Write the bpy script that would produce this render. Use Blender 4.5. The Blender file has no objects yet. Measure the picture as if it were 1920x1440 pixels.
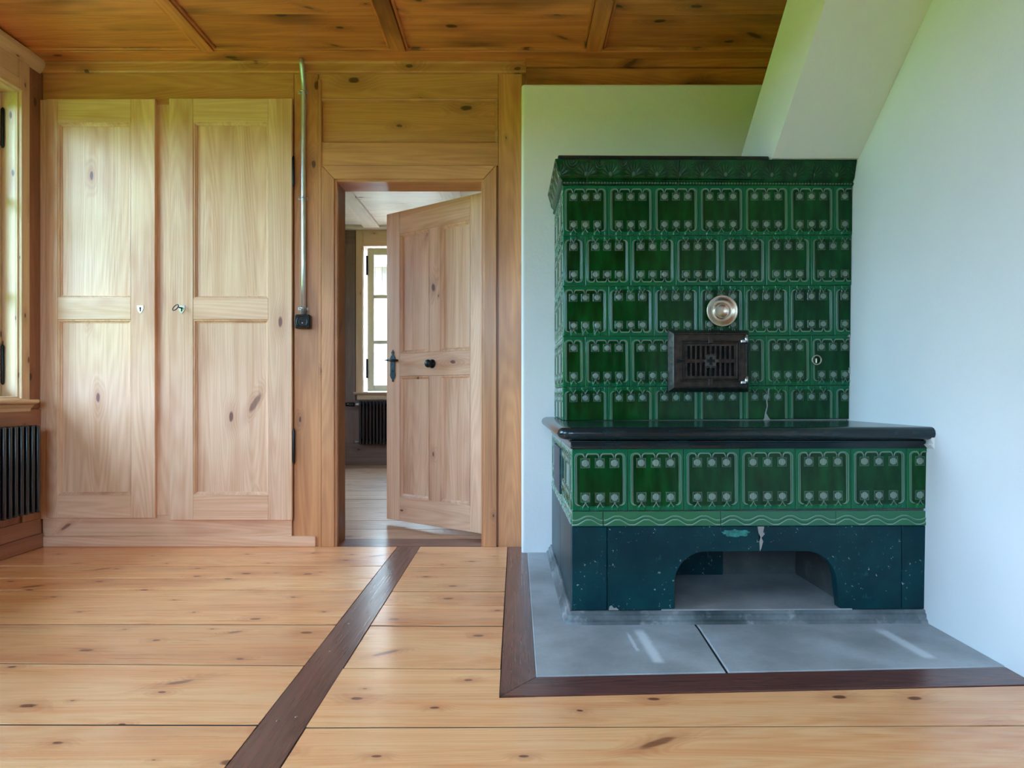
import bpy, bmesh, math, random
import numpy as np
from mathutils import Matrix, Vector
random.seed(7)
scene = bpy.context.scene
C = scene.collection
PI = math.pi

# ------------------------------------------------------------------ camera
CAM_Z = 0.80
F_PX = 1300.0                      # focal length for a 1920 px wide frame
VPX, VPY = 968.0, 740.0            # principal point
cam_d = bpy.data.cameras.new('camera')
cam = bpy.data.objects.new('camera', cam_d)
C.objects.link(cam)
cam.location = (0, 0, CAM_Z)
cam.rotation_euler = (PI / 2, 0, 0)
cam_d.sensor_width = 36.0
cam_d.lens = 36.0 * F_PX / 1920.0
cam_d.shift_x = (960 - VPX) / 1920.0
cam_d.shift_y = (VPY - 720) / 1920.0
cam_d.clip_start = 0.02
scene.camera = cam

# ------------------------------------------------------------------ world, sun, exposure
world = bpy.data.worlds.new('world')
scene.world = world
world.use_nodes = True
bg = world.node_tree.nodes['Background']
bg.inputs['Color'].default_value = (0.42, 0.67, 1.0, 1)
bg.inputs['Strength'].default_value = 2.1
sun_d = bpy.data.lights.new('sun', 'SUN')
sun_d.energy = 8.0
sun_d.angle = 0.01
sun_d.color = (1.0, 0.95, 0.85)
sun = bpy.data.objects.new('sun', sun_d)
C.objects.link(sun)
sun.location = (6, 0, 12)
sun.rotation_euler = (0, math.radians(28), 0)      # shines towards -X, steeply down, never into a window
vs = scene.view_settings
vs.view_transform = 'Standard'
vs.look = 'None'
vs.gamma = 1.0
vs.use_curve_mapping = False
vs.exposure = 3.85
scene.cycles.max_bounces = 8
scene.cycles.diffuse_bounces = 5
scene.cycles.glossy_bounces = 4
scene.cycles.transparent_max_bounces = 12
scene.cycles.caustics_reflective = False
scene.cycles.caustics_refractive = False
scene.cycles.sample_clamp_indirect = 6.0
scene.cycles.use_adaptive_sampling = True
scene.cycles.adaptive_threshold = 0.03

# window openings: (axis wall, a0, a1, z0, z1)
XL, XR = -2.50, 1.44               # inner faces of the side walls
YF, YW = -1.80, 3.65               # front wall (behind the camera), panelled back wall
def xr(z): return 1.4365 + 0.0168 * (z - 0.2)   # the plaster wall leans out a little
ZC = 2.56                          # ceiling boards
LEFT_WIN = [(2.20, 3.48), (0.35, 1.63)]
FRONT_WIN = [(-2.25, -1.15), (-0.98, 0.08)]
FAR_SIDE_WIN = [(4.6, 5.8)]
WZ0, WZ1 = 0.77, 2.33
FAR_Y = 7.90
FAR_WIN = [(-1.75, -0.85, 0.83, 2.50), (0.30, 1.20, 0.83, 2.50)]

def portal(loc, rot, sx, sy):
    d = bpy.data.lights.new('window_portal', 'AREA')
    d.shape = 'RECTANGLE'
    d.size, d.size_y = sx, sy
    d.cycles.is_portal = True
    o = bpy.data.objects.new('window_portal', d)
    C.objects.link(o)
    o.location, o.rotation_euler = loc, rot
for a, b in LEFT_WIN:
    portal((XL - 0.14, (a + b) / 2, (WZ0 + WZ1) / 2), (0, -PI / 2, 0), WZ1 - WZ0, b - a)
for a, b in FRONT_WIN:
    portal(((a + b) / 2, YF - 0.14, (WZ0 + WZ1) / 2), (PI / 2, 0, 0), b - a, WZ1 - WZ0)
for a, b in FAR_SIDE_WIN:
    portal((-3.2 - 0.14, (a + b) / 2, (WZ0 + WZ1) / 2), (0, -PI / 2, 0), WZ1 - WZ0, b - a)
for a, b, z0, z1 in FAR_WIN:
    portal(((a + b) / 2, FAR_Y + 0.14, (z0 + z1) / 2), (-PI / 2, 0, 0), b - a, z1 - z0)

# ------------------------------------------------------------------ node helpers and materials
class NT:
    def __init__(self, name):
        self.m = bpy.data.materials.new(name)
        self.m.use_nodes = True
        self.t = self.m.node_tree
        self.b = self.t.nodes['Principled BSDF']
    def n(self, typ, **kw):
        nd = self.t.nodes.new(typ)
        for k, v in kw.items():
            setattr(nd, k, v)
        return nd
    def put(self, sock, v):
        if isinstance(v, bpy.types.NodeSocket):
            self.t.links.new(v, sock)
        elif isinstance(v, (tuple, list)):
            sock.default_value = tuple(v) if len(v) == len(sock.default_value) else tuple(v) + (1.0,)
        else:
            sock.default_value = v
    def math(self, op, a, b=0.0, c=None, clamp=False):
        nd = self.n('ShaderNodeMath', operation=op, use_clamp=clamp)
        self.put(nd.inputs[0], a); self.put(nd.inputs[1], b)
        if c is not None:
            self.put(nd.inputs[2], c)
        return nd.outputs[0]
    def mix(self, f, a, b, blend='MIX'):
        nd = self.n('ShaderNodeMix', data_type='RGBA', blend_type=blend)
        self.put(nd.inputs[0], f); self.put(nd.inputs[6], a); self.put(nd.inputs[7], b)
        return nd.outputs[2]
    def smooth(self, v, lo, hi, a=0.0, b=1.0):
        nd = self.n('ShaderNodeMapRange', interpolation_type='SMOOTHSTEP')
        for i, x in enumerate((v, lo, hi, a, b)):
            self.put(nd.inputs[i], x)
        return nd.outputs[0]
    def lin(self, v, lo, hi, a=0.0, b=1.0):
        nd = self.n('ShaderNodeMapRange')
        for i, x in enumerate((v, lo, hi, a, b)):
            self.put(nd.inputs[i], x)
        return nd.outputs[0]
    def xyz(self, x, y, z):
        nd = self.n('ShaderNodeCombineXYZ')
        self.put(nd.inputs[0], x); self.put(nd.inputs[1], y); self.put(nd.inputs[2], z)
        return nd.outputs[0]
    def noise(self, vec, scale=1.0, detail=3.0, rough=0.55, dist=0.0):
        nd = self.n('ShaderNodeTexNoise')
        self.put(nd.inputs['Vector'], vec)
        nd.inputs['Scale'].default_value = scale
        nd.inputs['Detail'].default_value = detail
        nd.inputs['Roughness'].default_value = rough
        nd.inputs['Distortion'].default_value = dist
        return nd.outputs['Fac']
    def coords(self):
        tc = self.n('ShaderNodeTexCoord')
        oi = self.n('ShaderNodeObjectInfo')
        sep = self.n('ShaderNodeSeparateXYZ')
        self.t.links.new(tc.outputs['Object'], sep.inputs[0])
        return sep.outputs[0], sep.outputs[1], sep.outputs[2], oi.outputs['Random'], tc.outputs['Object']
    def bump(self, h, strength=0.3, dist=0.002):
        nd = self.n('ShaderNodeBump')
        nd.inputs['Strength'].default_value = strength
        nd.inputs['Distance'].default_value = dist
        self.put(nd.inputs['Height'], h)
        self.t.links.new(nd.outputs[0], self.b.inputs['Normal'])
    def fin(self, color=None, rough=None, **kw):
        if color is not None:
            self.put(self.b.inputs['Base Color'], color)
        if rough is not None:
            self.put(self.b.inputs['Roughness'], rough)
        for k, v in kw.items():
            self.put(self.b.inputs[k.replace('_', ' ')], v)
        return self.m

def wood(name, light, mid, dark, axis='x', rough=0.45, knots=0.5, ring=0.35, bumpy=0.25, vary=0.25, coat=0.0, stain=0.35,
         kn=(2.2, 4.5), spikes=0.0):
    g = NT(name)
    x, y, z, rnd, _ = g.coords()
    if axis == 'x':
        gr, a, b = x, y, z
    elif axis == 'y':
        gr, a, b = y, x, z
    else:
        gr, a, b = z, x, y
    off = g.math('MULTIPLY', rnd, 61.0)
    gr2 = g.math('ADD', gr, off)
    ab = g.math('ADD', a, b)
    # knots
    vor = g.n('ShaderNodeTexVoronoi', voronoi_dimensions='2D')
    wob = g.noise(g.xyz(g.math('MULTIPLY', gr2, 9.0), g.math('MULTIPLY', ab, 14.0), 0.0), detail=2)
    wob = g.math('MULTIPLY', g.math('SUBTRACT', wob, 0.5), 0.09)
    kv = g.xyz(g.math('ADD', g.math('MULTIPLY', gr2, kn[0]), wob),
               g.math('ADD', g.math('MULTIPLY', ab, kn[1]), g.math('ADD', off, wob)), 0.0)
    g.put(vor.inputs['Vector'], kv)
    vor.inputs['Scale'].default_value = 1.0
    vor.inputs['Randomness'].default_value = 0.95
    sepc = g.n('ShaderNodeSeparateColor')
    g.t.links.new(vor.outputs['Color'], sepc.inputs[0])
    gate = g.math('LESS_THAN', sepc.outputs[0], knots)
    size = g.lin(sepc.outputs[1], 0.0, 1.0, 0.018, 0.085)
    d = g.math('DIVIDE', vor.outputs['Distance'], size)
    kcore = g.math('MULTIPLY', g.smooth(d, 1.0, 0.55), gate)
    khalo = g.math('MULTIPLY', g.smooth(d, 4.5, 0.6), gate)
    if spikes:                                    # long slanting branch knots
        sp = g.n('ShaderNodeTexVoronoi', voronoi_dimensions='2D')
        ga = g.math('ADD', g.math('MULTIPLY', gr2, 0.86), g.math('MULTIPLY', ab, 0.5))
        gb = g.math('SUBTRACT', g.math('MULTIPLY', ab, 0.86), g.math('MULTIPLY', gr2, 0.5))
        g.put(sp.inputs['Vector'], g.xyz(g.math('ADD', g.math('MULTIPLY', ga, 1.5), wob), g.math('ADD', g.math('MULTIPLY', gb, 5.5), wob), 0.0))
        sp.inputs['Scale'].default_value = 1.0
        ss = g.n('ShaderNodeSeparateColor')
        g.t.links.new(sp.outputs['Color'], ss.inputs[0])
        gt = g.math('LESS_THAN', ss.outputs[0], spikes)
        sd = g.math('DIVIDE', sp.outputs['Distance'], g.lin(ss.outputs[1], 0.0, 1.0, 0.05, 0.11))
        kcore = g.math('MAXIMUM', kcore, g.math('MULTIPLY', g.math('MULTIPLY', g.smooth(sd, 1.0, 0.5), gt), 0.8))
        khalo = g.math('MAXIMUM', khalo, g.math('MULTIPLY', g.smooth(sd, 3.0, 0.6), gt))
    # growth rings as contour lines of a stretched noise
    n1 = g.noise(g.xyz(g.math('MULTIPLY', gr2, 0.32), g.math('MULTIPLY', a, 5.0), g.math('ADD', g.math('MULTIPLY', b, 5.0), off)), detail=1.5, rough=0.4)
    n1 = g.math('ADD', n1, g.math('MULTIPLY', khalo, 0.07))
    rings = g.math('MULTIPLY_ADD', g.math('SINE', g.math('MULTIPLY', n1, 230.0)), 0.5, 0.5)
    fib = g.noise(g.xyz(g.math('MULTIPLY', gr2, 3.5), g.math('MULTIPLY', a, 170.0), g.math('MULTIPLY', b, 170.0)), detail=2)
    strk = g.noise(g.xyz(g.math('MULTIPLY', gr2, 0.9), g.math('MULTIPLY', a, 24.0), g.math('ADD', g.math('MULTIPLY', b, 24.0), off)), detail=4)
    big = g.noise(g.xyz(g.math('MULTIPLY', gr2, 1.1), g.math('MULTIPLY', a, 4.0), g.math('ADD', g.math('MULTIPLY', b, 4.0), off)), detail=3)
    f = g.math('ADD', g.math('MULTIPLY', rings, ring), g.math('MULTIPLY', g.smooth(strk, 0.35, 0.72), 0.55))
    f = g.math('ADD', f, g.math('MULTIPLY', g.math('SUBTRACT', fib, 0.5), 0.45), clamp=True)
    col = g.mix(f, light, mid)
    col = g.mix(g.math('MULTIPLY', g.smooth(big, 0.48, 0.75), stain), col, dark)
    col = g.mix(g.math('MULTIPLY', khalo, 0.35), col, dark)
    kd = (dark[0] * 0.26, dark[1] * 0.18, dark[2] * 0.24)
    col = g.mix(g.math('MULTIPLY', kcore, 0.85), col, kd)
    val = g.lin(rnd, 0.0, 1.0, 1.0 - vary / 2, 1.0 + vary / 2)
    hsv = g.n('ShaderNodeHueSaturation')
    g.put(hsv.inputs['Color'], col); g.put(hsv.inputs['Value'], val)
    g.bump(fib, bumpy, 0.0015)
    kw = {}
    if coat:
        kw = dict(Coat_Weight=coat, Coat_Roughness=0.18)
    rg = g.math('MULTIPLY_ADD', fib, 0.2, rough - 0.1)
    return g.fin(hsv.outputs[0], rg, **kw)

def srgb(r, g, b):
    f = lambda c: (c / 255 / 12.92) if c / 255 <= 0.04045 else ((c / 255 + 0.055) / 1.055) ** 2.4
    return (f(r), f(g), f(b))

M = {}
for ax in 'xyz':
    M['cup' + ax] = wood('pale_scrubbed_pine_' + ax, srgb(240, 196, 160), srgb(216, 158, 118), srgb(184, 110, 74), ax, 0.40, 0.18, 0.34, 0.6, 0.08, kn=(2.2, 6.0), stain=0.6, spikes=0.05)
    M['frm' + ax] = wood('amber_pine_' + ax, srgb(214, 150, 98), srgb(180, 112, 68), srgb(118, 62, 36), ax, 0.36, 0.4, 0.3, 0.35, 0.12, coat=0.15, stain=0.5, spikes=0.08)
    M['cei' + ax] = wood('dark_aged_pine_' + ax, srgb(226, 142, 82), srgb(178, 96, 50), srgb(78, 32, 15), ax, 0.34, 0.6, 0.25, 0.35, 0.14, coat=0.2, stain=0.9, spikes=0.36)
    M['win' + ax] = wood('new_spruce_' + ax, srgb(226, 192, 154), srgb(208, 168, 128), srgb(166, 110, 74), ax, 0.4, 0.6, 0.2, 0.15, 0.06, stain=0.2, kn=(3.5, 9.0))
    M['lef' + ax] = wood('brown_pine_' + ax, srgb(172, 116, 86), srgb(146, 92, 66), srgb(96, 56, 40), ax, 0.42, 0.4, 0.3, 0.3, 0.12, stain=0.5)
    M['dor' + ax] = wood('door_pine_' + ax, srgb(234, 190, 156), srgb(208, 152, 114), srgb(166, 104, 74), ax, 0.40, 0.45, 0.32, 0.5, 0.05, stain=0.4, spikes=0.08)
    M['wal' + ax] = wood('dark_walnut_' + ax, srgb(118, 72, 62), srgb(84, 46, 42), srgb(56, 28, 28), ax, 0.30, 0.1, 0.5, 0.25, 0.15, coat=0.25)
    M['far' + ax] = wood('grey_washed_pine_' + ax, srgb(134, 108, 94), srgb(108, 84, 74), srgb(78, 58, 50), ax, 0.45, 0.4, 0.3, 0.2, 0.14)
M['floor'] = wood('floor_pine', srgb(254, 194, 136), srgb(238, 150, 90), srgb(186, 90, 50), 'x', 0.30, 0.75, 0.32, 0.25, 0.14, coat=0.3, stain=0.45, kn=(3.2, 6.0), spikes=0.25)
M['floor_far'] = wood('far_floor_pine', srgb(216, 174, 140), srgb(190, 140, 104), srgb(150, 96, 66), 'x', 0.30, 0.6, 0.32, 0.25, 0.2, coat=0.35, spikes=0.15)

def plaster():
    g = NT('white_lime_plaster')
    x, y, z, rnd, vec = g.coords()
    n = g.noise(vec, 55.0, 4)
    n2 = g.noise(vec, 1.5, 3)
    col = g.mix(g.smooth(n2, 0.3, 0.7), (0.78, 0.79, 0.77), (0.83, 0.83, 0.81))
    g.bump(n, 0.25, 0.004)
    return g.fin(col, 0.9)
M['plaster'] = plaster()

def glaze():
    g = NT('green_tile_glaze')
    x, y, z, rnd, vec = g.coords()
    at = g.n('ShaderNodeAttribute', attribute_name='wear')
    af = g.n('ShaderNodeAttribute', attribute_name='field')
    off = g.math('MULTIPLY', rnd, 40.0)
    streak = g.noise(g.xyz(g.math('ADD', g.math('MULTIPLY', x, 22.0), off), g.math('MULTIPLY', y, 22.0), g.math('MULTIPLY', z, 7.0)), 1.0, 3)
    deep = g.mix(rnd, (0.0010, 0.024, 0.0025), (0.0008, 0.020, 0.005))
    mid = g.mix(rnd, (0.002, 0.075, 0.012), (0.0012, 0.062, 0.014))
    field = g.mix(g.smooth(streak, 0.25, 0.8), deep, mid)
    rim = g.mix(rnd, (0.005, 0.125, 0.036), (0.004, 0.115, 0.050))
    col = g.mix(af.outputs['Fac'], rim, field)
    col = g.mix(g.math('MULTIPLY', at.outputs['Fac'], 0.9), col, (0.36, 0.47, 0.40))
    g.bump(g.noise(vec, 60.0, 2), 0.08, 0.002)
    return g.fin(col, 0.09, Specular_IOR_Level=0.24, IOR=1.5)
M['glaze'] = glaze()

def teal():
    g = NT('teal_painted_slab')
    x, y, z, rnd, vec = g.coords()
    n = g.noise(vec, 5.0, 4)
    chips = g.noise(vec, 85.0, 3, 0.6)
    scr = g.noise(g.xyz(g.math('MULTIPLY', x, 12.0), g.math('MULTIPLY', y, 12.0), g.math('MULTIPLY', z, 5.0)), 4.0, 4)
    area = g.noise(vec, 9.0, 2)
    col = g.mix(g.smooth(n, 0.35, 0.7), (0.0012, 0.024, 0.033), (0.0025, 0.046, 0.054))
    col = g.mix(g.math('MULTIPLY', g.smooth(scr, 0.62, 0.75), 0.5), col, (0.02, 0.13, 0.14))
    ch = g.math('MULTIPLY', g.smooth(chips, 0.66, 0.70), g.smooth(area, 0.42, 0.6))
    col = g.mix(ch, col, (0.42, 0.42, 0.38))
    g.bump(n, 0.1, 0.003)
    return g.fin(col, 0.33, Specular_IOR_Level=0.18)
M['teal'] = teal()

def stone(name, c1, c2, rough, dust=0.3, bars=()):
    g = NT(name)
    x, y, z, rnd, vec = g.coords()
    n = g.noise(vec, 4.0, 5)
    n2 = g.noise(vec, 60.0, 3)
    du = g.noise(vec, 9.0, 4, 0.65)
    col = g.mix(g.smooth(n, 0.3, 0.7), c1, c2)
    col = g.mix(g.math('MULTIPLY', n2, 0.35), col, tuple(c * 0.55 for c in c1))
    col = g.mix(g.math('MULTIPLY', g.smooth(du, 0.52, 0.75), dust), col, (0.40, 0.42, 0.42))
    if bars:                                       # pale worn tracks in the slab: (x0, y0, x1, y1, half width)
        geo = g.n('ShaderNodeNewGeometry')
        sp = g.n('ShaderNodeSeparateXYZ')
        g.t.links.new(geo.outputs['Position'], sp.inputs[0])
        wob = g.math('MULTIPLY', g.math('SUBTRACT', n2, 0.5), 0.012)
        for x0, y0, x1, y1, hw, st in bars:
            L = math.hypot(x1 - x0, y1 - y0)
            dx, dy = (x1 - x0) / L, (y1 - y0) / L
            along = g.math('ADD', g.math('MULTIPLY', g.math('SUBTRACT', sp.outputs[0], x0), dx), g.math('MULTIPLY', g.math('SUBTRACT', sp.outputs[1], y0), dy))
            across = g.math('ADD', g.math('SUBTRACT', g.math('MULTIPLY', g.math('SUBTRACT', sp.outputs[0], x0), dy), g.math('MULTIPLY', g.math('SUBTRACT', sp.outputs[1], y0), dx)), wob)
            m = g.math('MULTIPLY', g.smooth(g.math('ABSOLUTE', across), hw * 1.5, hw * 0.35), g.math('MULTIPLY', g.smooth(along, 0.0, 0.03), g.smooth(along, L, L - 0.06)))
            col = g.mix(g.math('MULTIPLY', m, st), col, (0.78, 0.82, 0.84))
    g.bump(g.math('ADD', n2, n), 0.2, 0.003)
    return g.fin(col, rough)
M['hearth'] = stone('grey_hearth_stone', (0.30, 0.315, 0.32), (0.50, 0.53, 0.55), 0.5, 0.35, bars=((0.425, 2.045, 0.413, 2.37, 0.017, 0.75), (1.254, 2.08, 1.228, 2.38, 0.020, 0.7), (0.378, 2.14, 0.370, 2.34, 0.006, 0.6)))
M['dust'] = stone('pale_worn_stone', (0.32, 0.35, 0.36), (0.45, 0.48, 0.49), 0.6, 0.2)
M['plinth'] = stone('dusty_dark_plinth', (0.03, 0.05, 0.055), (0.26, 0.29, 0.30), 0.5, 1.0)
M['mortar'] = stone('grey_mortar', (0.26, 0.25, 0.23), (0.36, 0.35, 0.32), 0.8, 0.2)
M['niche'] = stone('sooty_niche_stone', (0.28, 0.285, 0.29), (0.40, 0.41, 0.42), 0.7, 0.4)

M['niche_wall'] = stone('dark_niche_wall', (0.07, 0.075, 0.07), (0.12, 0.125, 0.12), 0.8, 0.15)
def plain(name, col, rough=0.5, metal=0.0, noise=0.15, scale=20.0, bump=0.0, **kw):
    g = NT(name)
    x, y, z, rnd, vec = g.coords()
    n = g.noise(vec, scale, 4)
    c = g.mix(g.math('MULTIPLY', g.smooth(n, 0.3, 0.7), 1.0), tuple(v * (1 - noise) for v in col), tuple(min(1, v * (1 + noise)) for v in col))
    if bump:
        g.bump(n, bump, 0.002)
    return g.fin(c, rough, Metallic=metal, **kw)
M['benchtop'] = plain('dark_glazed_bench_top', (0.0045, 0.016, 0.02), 0.2, 0, 0.35, 8)
M['glaze_patch'] = plain('turquoise_bare_glaze', (0.01, 0.17, 0.15), 0.3, 0, 0.5, 60)
M['iron'] = plain('rusty_cast_iron', (0.040, 0.025, 0.018), 0.45, 0.5, 0.5, 40, 0.3)
M['iron_edge'] = plain('worn_cast_iron', (0.075, 0.068, 0.06), 0.35, 0.75, 0.4, 50, 0.3)
M['black'] = plain('matt_black', (0.004, 0.004, 0.004), 0.9)
M['steel'] = plain('bright_steel', (0.55, 0.56, 0.58), 0.28, 1.0, 0.1)
M['galv'] = plain('galvanised_tube', (0.62, 0.64, 0.65), 0.32, 0.85, 0.08)
M['brass'] = plain('tarnished_brass', (0.60, 0.49, 0.39), 0.36, 1.0, 0.15, 30)
M['pale_brass'] = plain('pale_nickel_brass', (0.50, 0.46, 0.34), 0.42, 1.0, 0.15)
M['black_iron'] = plain('black_iron', (0.012, 0.013, 0.015), 0.4, 0.5, 0.3)
M['blue_iron'] = plain('blued_iron', (0.035, 0.06, 0.085), 0.38, 0.7, 0.4, 50)
M['bakelite'] = plain('black_bakelite', (0.006, 0.006, 0.008), 0.12, 0, 0.1)
M['radiator'] = plain('black_enamel', (0.010, 0.011, 0.016), 0.22, 0.0, 0.1, Specular_IOR_Level=0.7)
M['white_metal'] = plain('white_enamel', (0.8, 0.8, 0.78), 0.3, 0, 0.05)
M['grass'] = plain('meadow_grass', (0.068, 0.165, 0.016), 0.9, 0, 0.4, 1.5)
M['gravel'] = plain('pale_gravel', (0.22, 0.215, 0.20), 0.9, 0, 0.2, 12)
M['hedge'] = plain('hedge_leaves', (0.042, 0.11, 0.014), 0.8, 0, 0.5, 6)
M['shell'] = plain('outer_render', (0.45, 0.44, 0.42), 0.9, 0, 0.1)
M['shingle'] = wood('weathered_shingle', srgb(120, 100, 84), srgb(90, 74, 62), srgb(60, 50, 44), 'z', 0.8, 0.1)
M['sash'] = plain('cream_painted_sash', srgb(232, 226, 200), 0.4, 0, 0.04)

def glass():
    m = bpy.data.materials.new('window_glass')
    m.use_nodes = True
    t = m.node_tree
    t.nodes.clear()
    out = t.nodes.new('ShaderNodeOutputMaterial')
    mx = t.nodes.new('ShaderNodeMixShader')
    tr = t.nodes.new('ShaderNodeBsdfTransparent')
    tr.inputs[0].default_value = (0.93, 0.96, 0.95, 1)
    gl = t.nodes.new('ShaderNodeBsdfGlossy')
    gl.inputs['Roughness'].default_value = 0.02
    mx.inputs[0].default_value = 0.06
    t.links.new(tr.outputs[0], mx.inputs[1]); t.links.new(gl.outputs[0], mx.inputs[2])
    t.links.new(mx.outputs[0], out.inputs[0])
    return m
M['glass'] = glass()

# ------------------------------------------------------------------ mesh helpers
def world_m(o):
    m = o.matrix_basis.copy()
    if o.parent:
        m = world_m(o.parent) @ o.matrix_parent_inverse @ m
    return m
def tag(o, label=None, cat=None, group=None, kind=None):
    if label: o['label'] = label
    if cat: o['category'] = cat
    if group: o['group'] = group
    if kind: o['kind'] = kind
    return o
def adopt(o, parent, local=False):
    if parent is not None:
        o.parent = parent
        if not local:
            o.matrix_parent_inverse = world_m(parent).inverted()
    return o
def empty(name, loc, label, cat, rotz=0.0, kind=None, group=None):
    o = bpy.data.objects.new(name, None)
    C.objects.link(o)
    o.empty_display_size = 0.1
    o.location = loc
    o.rotation_euler = (0, 0, rotz)
    return tag(o, label, cat, group, kind)
def link(name, mesh, mat, parent=None, loc=(0, 0, 0), local=False, smooth=False):
    o = bpy.data.objects.new(name, mesh)
    C.objects.link(o)
    o.location = loc
    if mat is not None and not mesh.materials:
        mesh.materials.append(M[mat] if isinstance(mat, str) else mat)
    if smooth:
        for p in mesh.polygons:
            p.use_smooth = True
    return adopt(o, parent, local)
def bm_mesh(bm, name):
    me = bpy.data.meshes.new(name)
    bmesh.ops.recalc_face_normals(bm, faces=bm.faces[:])
    bm.to_mesh(me)
    bm.free()
    return me
BOXES = {}
def box_mesh(sx, sy, sz, bev, name, mat):
    key = (round(sx, 4), round(sy, 4), round(sz, 4), bev, mat)
    if key in BOXES:
        return BOXES[key]
    bm = bmesh.new()
    bmesh.ops.create_cube(bm, size=1.0)
    bmesh.ops.scale(bm, vec=(sx, sy, sz), verts=bm.verts)
    if bev:
        bmesh.ops.bevel(bm, geom=bm.edges[:], offset=min(bev, 0.45 * min(sx, sy, sz)), segments=1, affect='EDGES', clamp_overlap=True)
    BOXES[key] = bm_mesh(bm, name)
    return BOXES[key]
def box(name, x0, x1, y0, y1, z0, z1, mat, parent=None, bev=0.0015, local=False):
    me = box_mesh(abs(x1 - x0), abs(y1 - y0), abs(z1 - z0), bev, name, mat)
    return link(name, me, mat, parent, ((x0 + x1) / 2, (y0 + y1) / 2, (z0 + z1) / 2), local)
def poly(name, pts, axis, a0, a1, mat, parent=None, bev=0.0, local=False):
    """Polygon of 2-D points extruded along an axis: 'y' takes (x, z), 'x' takes (y, z), 'z' takes (x, y)."""
    def P(p, a):
        return {'y': (p[0], a, p[1]), 'x': (a, p[0], p[1]), 'z': (p[0], p[1], a)}[axis]
    cx = sum(p[0] for p in pts) / len(pts); cy = sum(p[1] for p in pts) / len(pts)
    c = Vector(P((cx, cy), (a0 + a1) / 2))
    bm = bmesh.new()
    lo = [bm.verts.new(Vector(P(p, a0)) - c) for p in pts]
    hi = [bm.verts.new(Vector(P(p, a1)) - c) for p in pts]
    bm.faces.new(lo); bm.faces.new(hi[::-1])
    n = len(pts)
    for i in range(n):
        bm.faces.new((lo[i], hi[i], hi[(i + 1) % n], lo[(i + 1) % n]))
    bmesh.ops.recalc_face_normals(bm, faces=bm.faces[:])
    if bev:
        es = [e for e in bm.edges if not e.is_boundary and e.calc_face_angle(0) > 0.5]
        bmesh.ops.bevel(bm, geom=es, offset=bev, segments=1, affect='EDGES', clamp_overlap=True)
    return link(name, bm_mesh(bm, name), mat, parent, c, local)
def boxes_mesh(name, blist, mat, parent=None, bev=0.0, local=False):
    """Several boxes that make ONE rigid piece (a wall with openings, a cast grille)."""
    bm = bmesh.new()
    lo = [min(b[i] for b in blist) for i in (0, 2, 4)]
    hi = [max(b[i] for b in blist) for i in (1, 3, 5)]
    c = Vector([(a + b) / 2 for a, b in zip(lo, hi)])
    for x0, x1, y0, y1, z0, z1 in blist:
        r = bmesh.ops.create_cube(bm, size=1.0)
        bmesh.ops.scale(bm, vec=(x1 - x0, y1 - y0, z1 - z0), verts=r['verts'])
        bmesh.ops.translate(bm, vec=Vector(((x0 + x1) / 2, (y0 + y1) / 2, (z0 + z1) / 2)) - c, verts=r['verts'])
    if bev:
        bmesh.ops.bevel(bm, geom=bm.edges[:], offset=bev, segments=1, affect='EDGES', clamp_overlap=True)
    return link(name, bm_mesh(bm, name), mat, parent, c, local)
def tube(name, pts, r, mat, parent=None, seg=12, cap=True, local=False, closed=False):
    pts = [Vector(p) for p in pts]
    c = sum(pts, Vector()) / len(pts)
    bm = bmesh.new()
    rings = []
    n = len(pts)
    up = None
    for i, p in enumerate(pts):
        if closed:
            t = (pts[(i + 1) % n] - pts[i - 1]).normalized()
        else:
            t = (pts[min(i + 1, n - 1)] - pts[max(i - 1, 0)]).normalized()
        if up is None:
            up = t.orthogonal().normalized()
        up = (up - t * up.dot(t)).normalized()
        s = t.cross(up)
        rr = r[i] if isinstance(r, (list, tuple)) else r
        rings.append([bm.verts.new(p - c + (up * math.cos(k * 2 * PI / seg) + s * math.sin(k * 2 * PI / seg)) * rr) for k in range(seg)])
    for i in range(n if closed else n - 1):
        A, B = rings[i], rings[(i + 1) % n]
        for k in range(seg):
            bm.faces.new((A[k], A[(k + 1) % seg], B[(k + 1) % seg], B[k]))
    if cap and not closed:
        bm.faces.new(rings[0][::-1]); bm.faces.new(rings[-1])
    me = bm_mesh(bm, name)
    for p in me.polygons:
        p.use_smooth = len(p.vertices) == 4
    return link(name, me, mat, parent, c, local)
def lathe(name, prof, mat, parent, loc, seg=40, rot=None, local=False):
    """Profile of (radius, height) turned about local Z; rot turns Z to the wanted axis."""
    bm = bmesh.new()
    R = rot or Matrix.Identity(3)
    rings = []
    for r, h in prof:
        if r < 1e-6:
            rings.append([bm.verts.new(R @ Vector((0, 0, h)))])
        else:
            rings.append([bm.verts.new(R @ Vector((r * math.cos(k * 2 * PI / seg), r * math.sin(k * 2 * PI / seg), h))) for k in range(seg)])
    for A, B in zip(rings, rings[1:]):
        for k in range(seg):
            k2 = (k + 1) % seg
            if len(A) == 1 and len(B) > 1: bm.faces.new((A[0], B[k], B[k2]))
            elif len(B) == 1 and len(A) > 1: bm.faces.new((A[k], A[k2], B[0]))
            elif len(A) > 1: bm.faces.new((A[k], A[k2], B[k2], B[k]))
    me = bm_mesh(bm, name)
    o = link(name, me, mat, parent, loc, local, smooth=True)
    return o
TOY = Matrix.Rotation(PI / 2, 3, 'X')          # local Z -> -Y (towards the camera)
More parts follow.
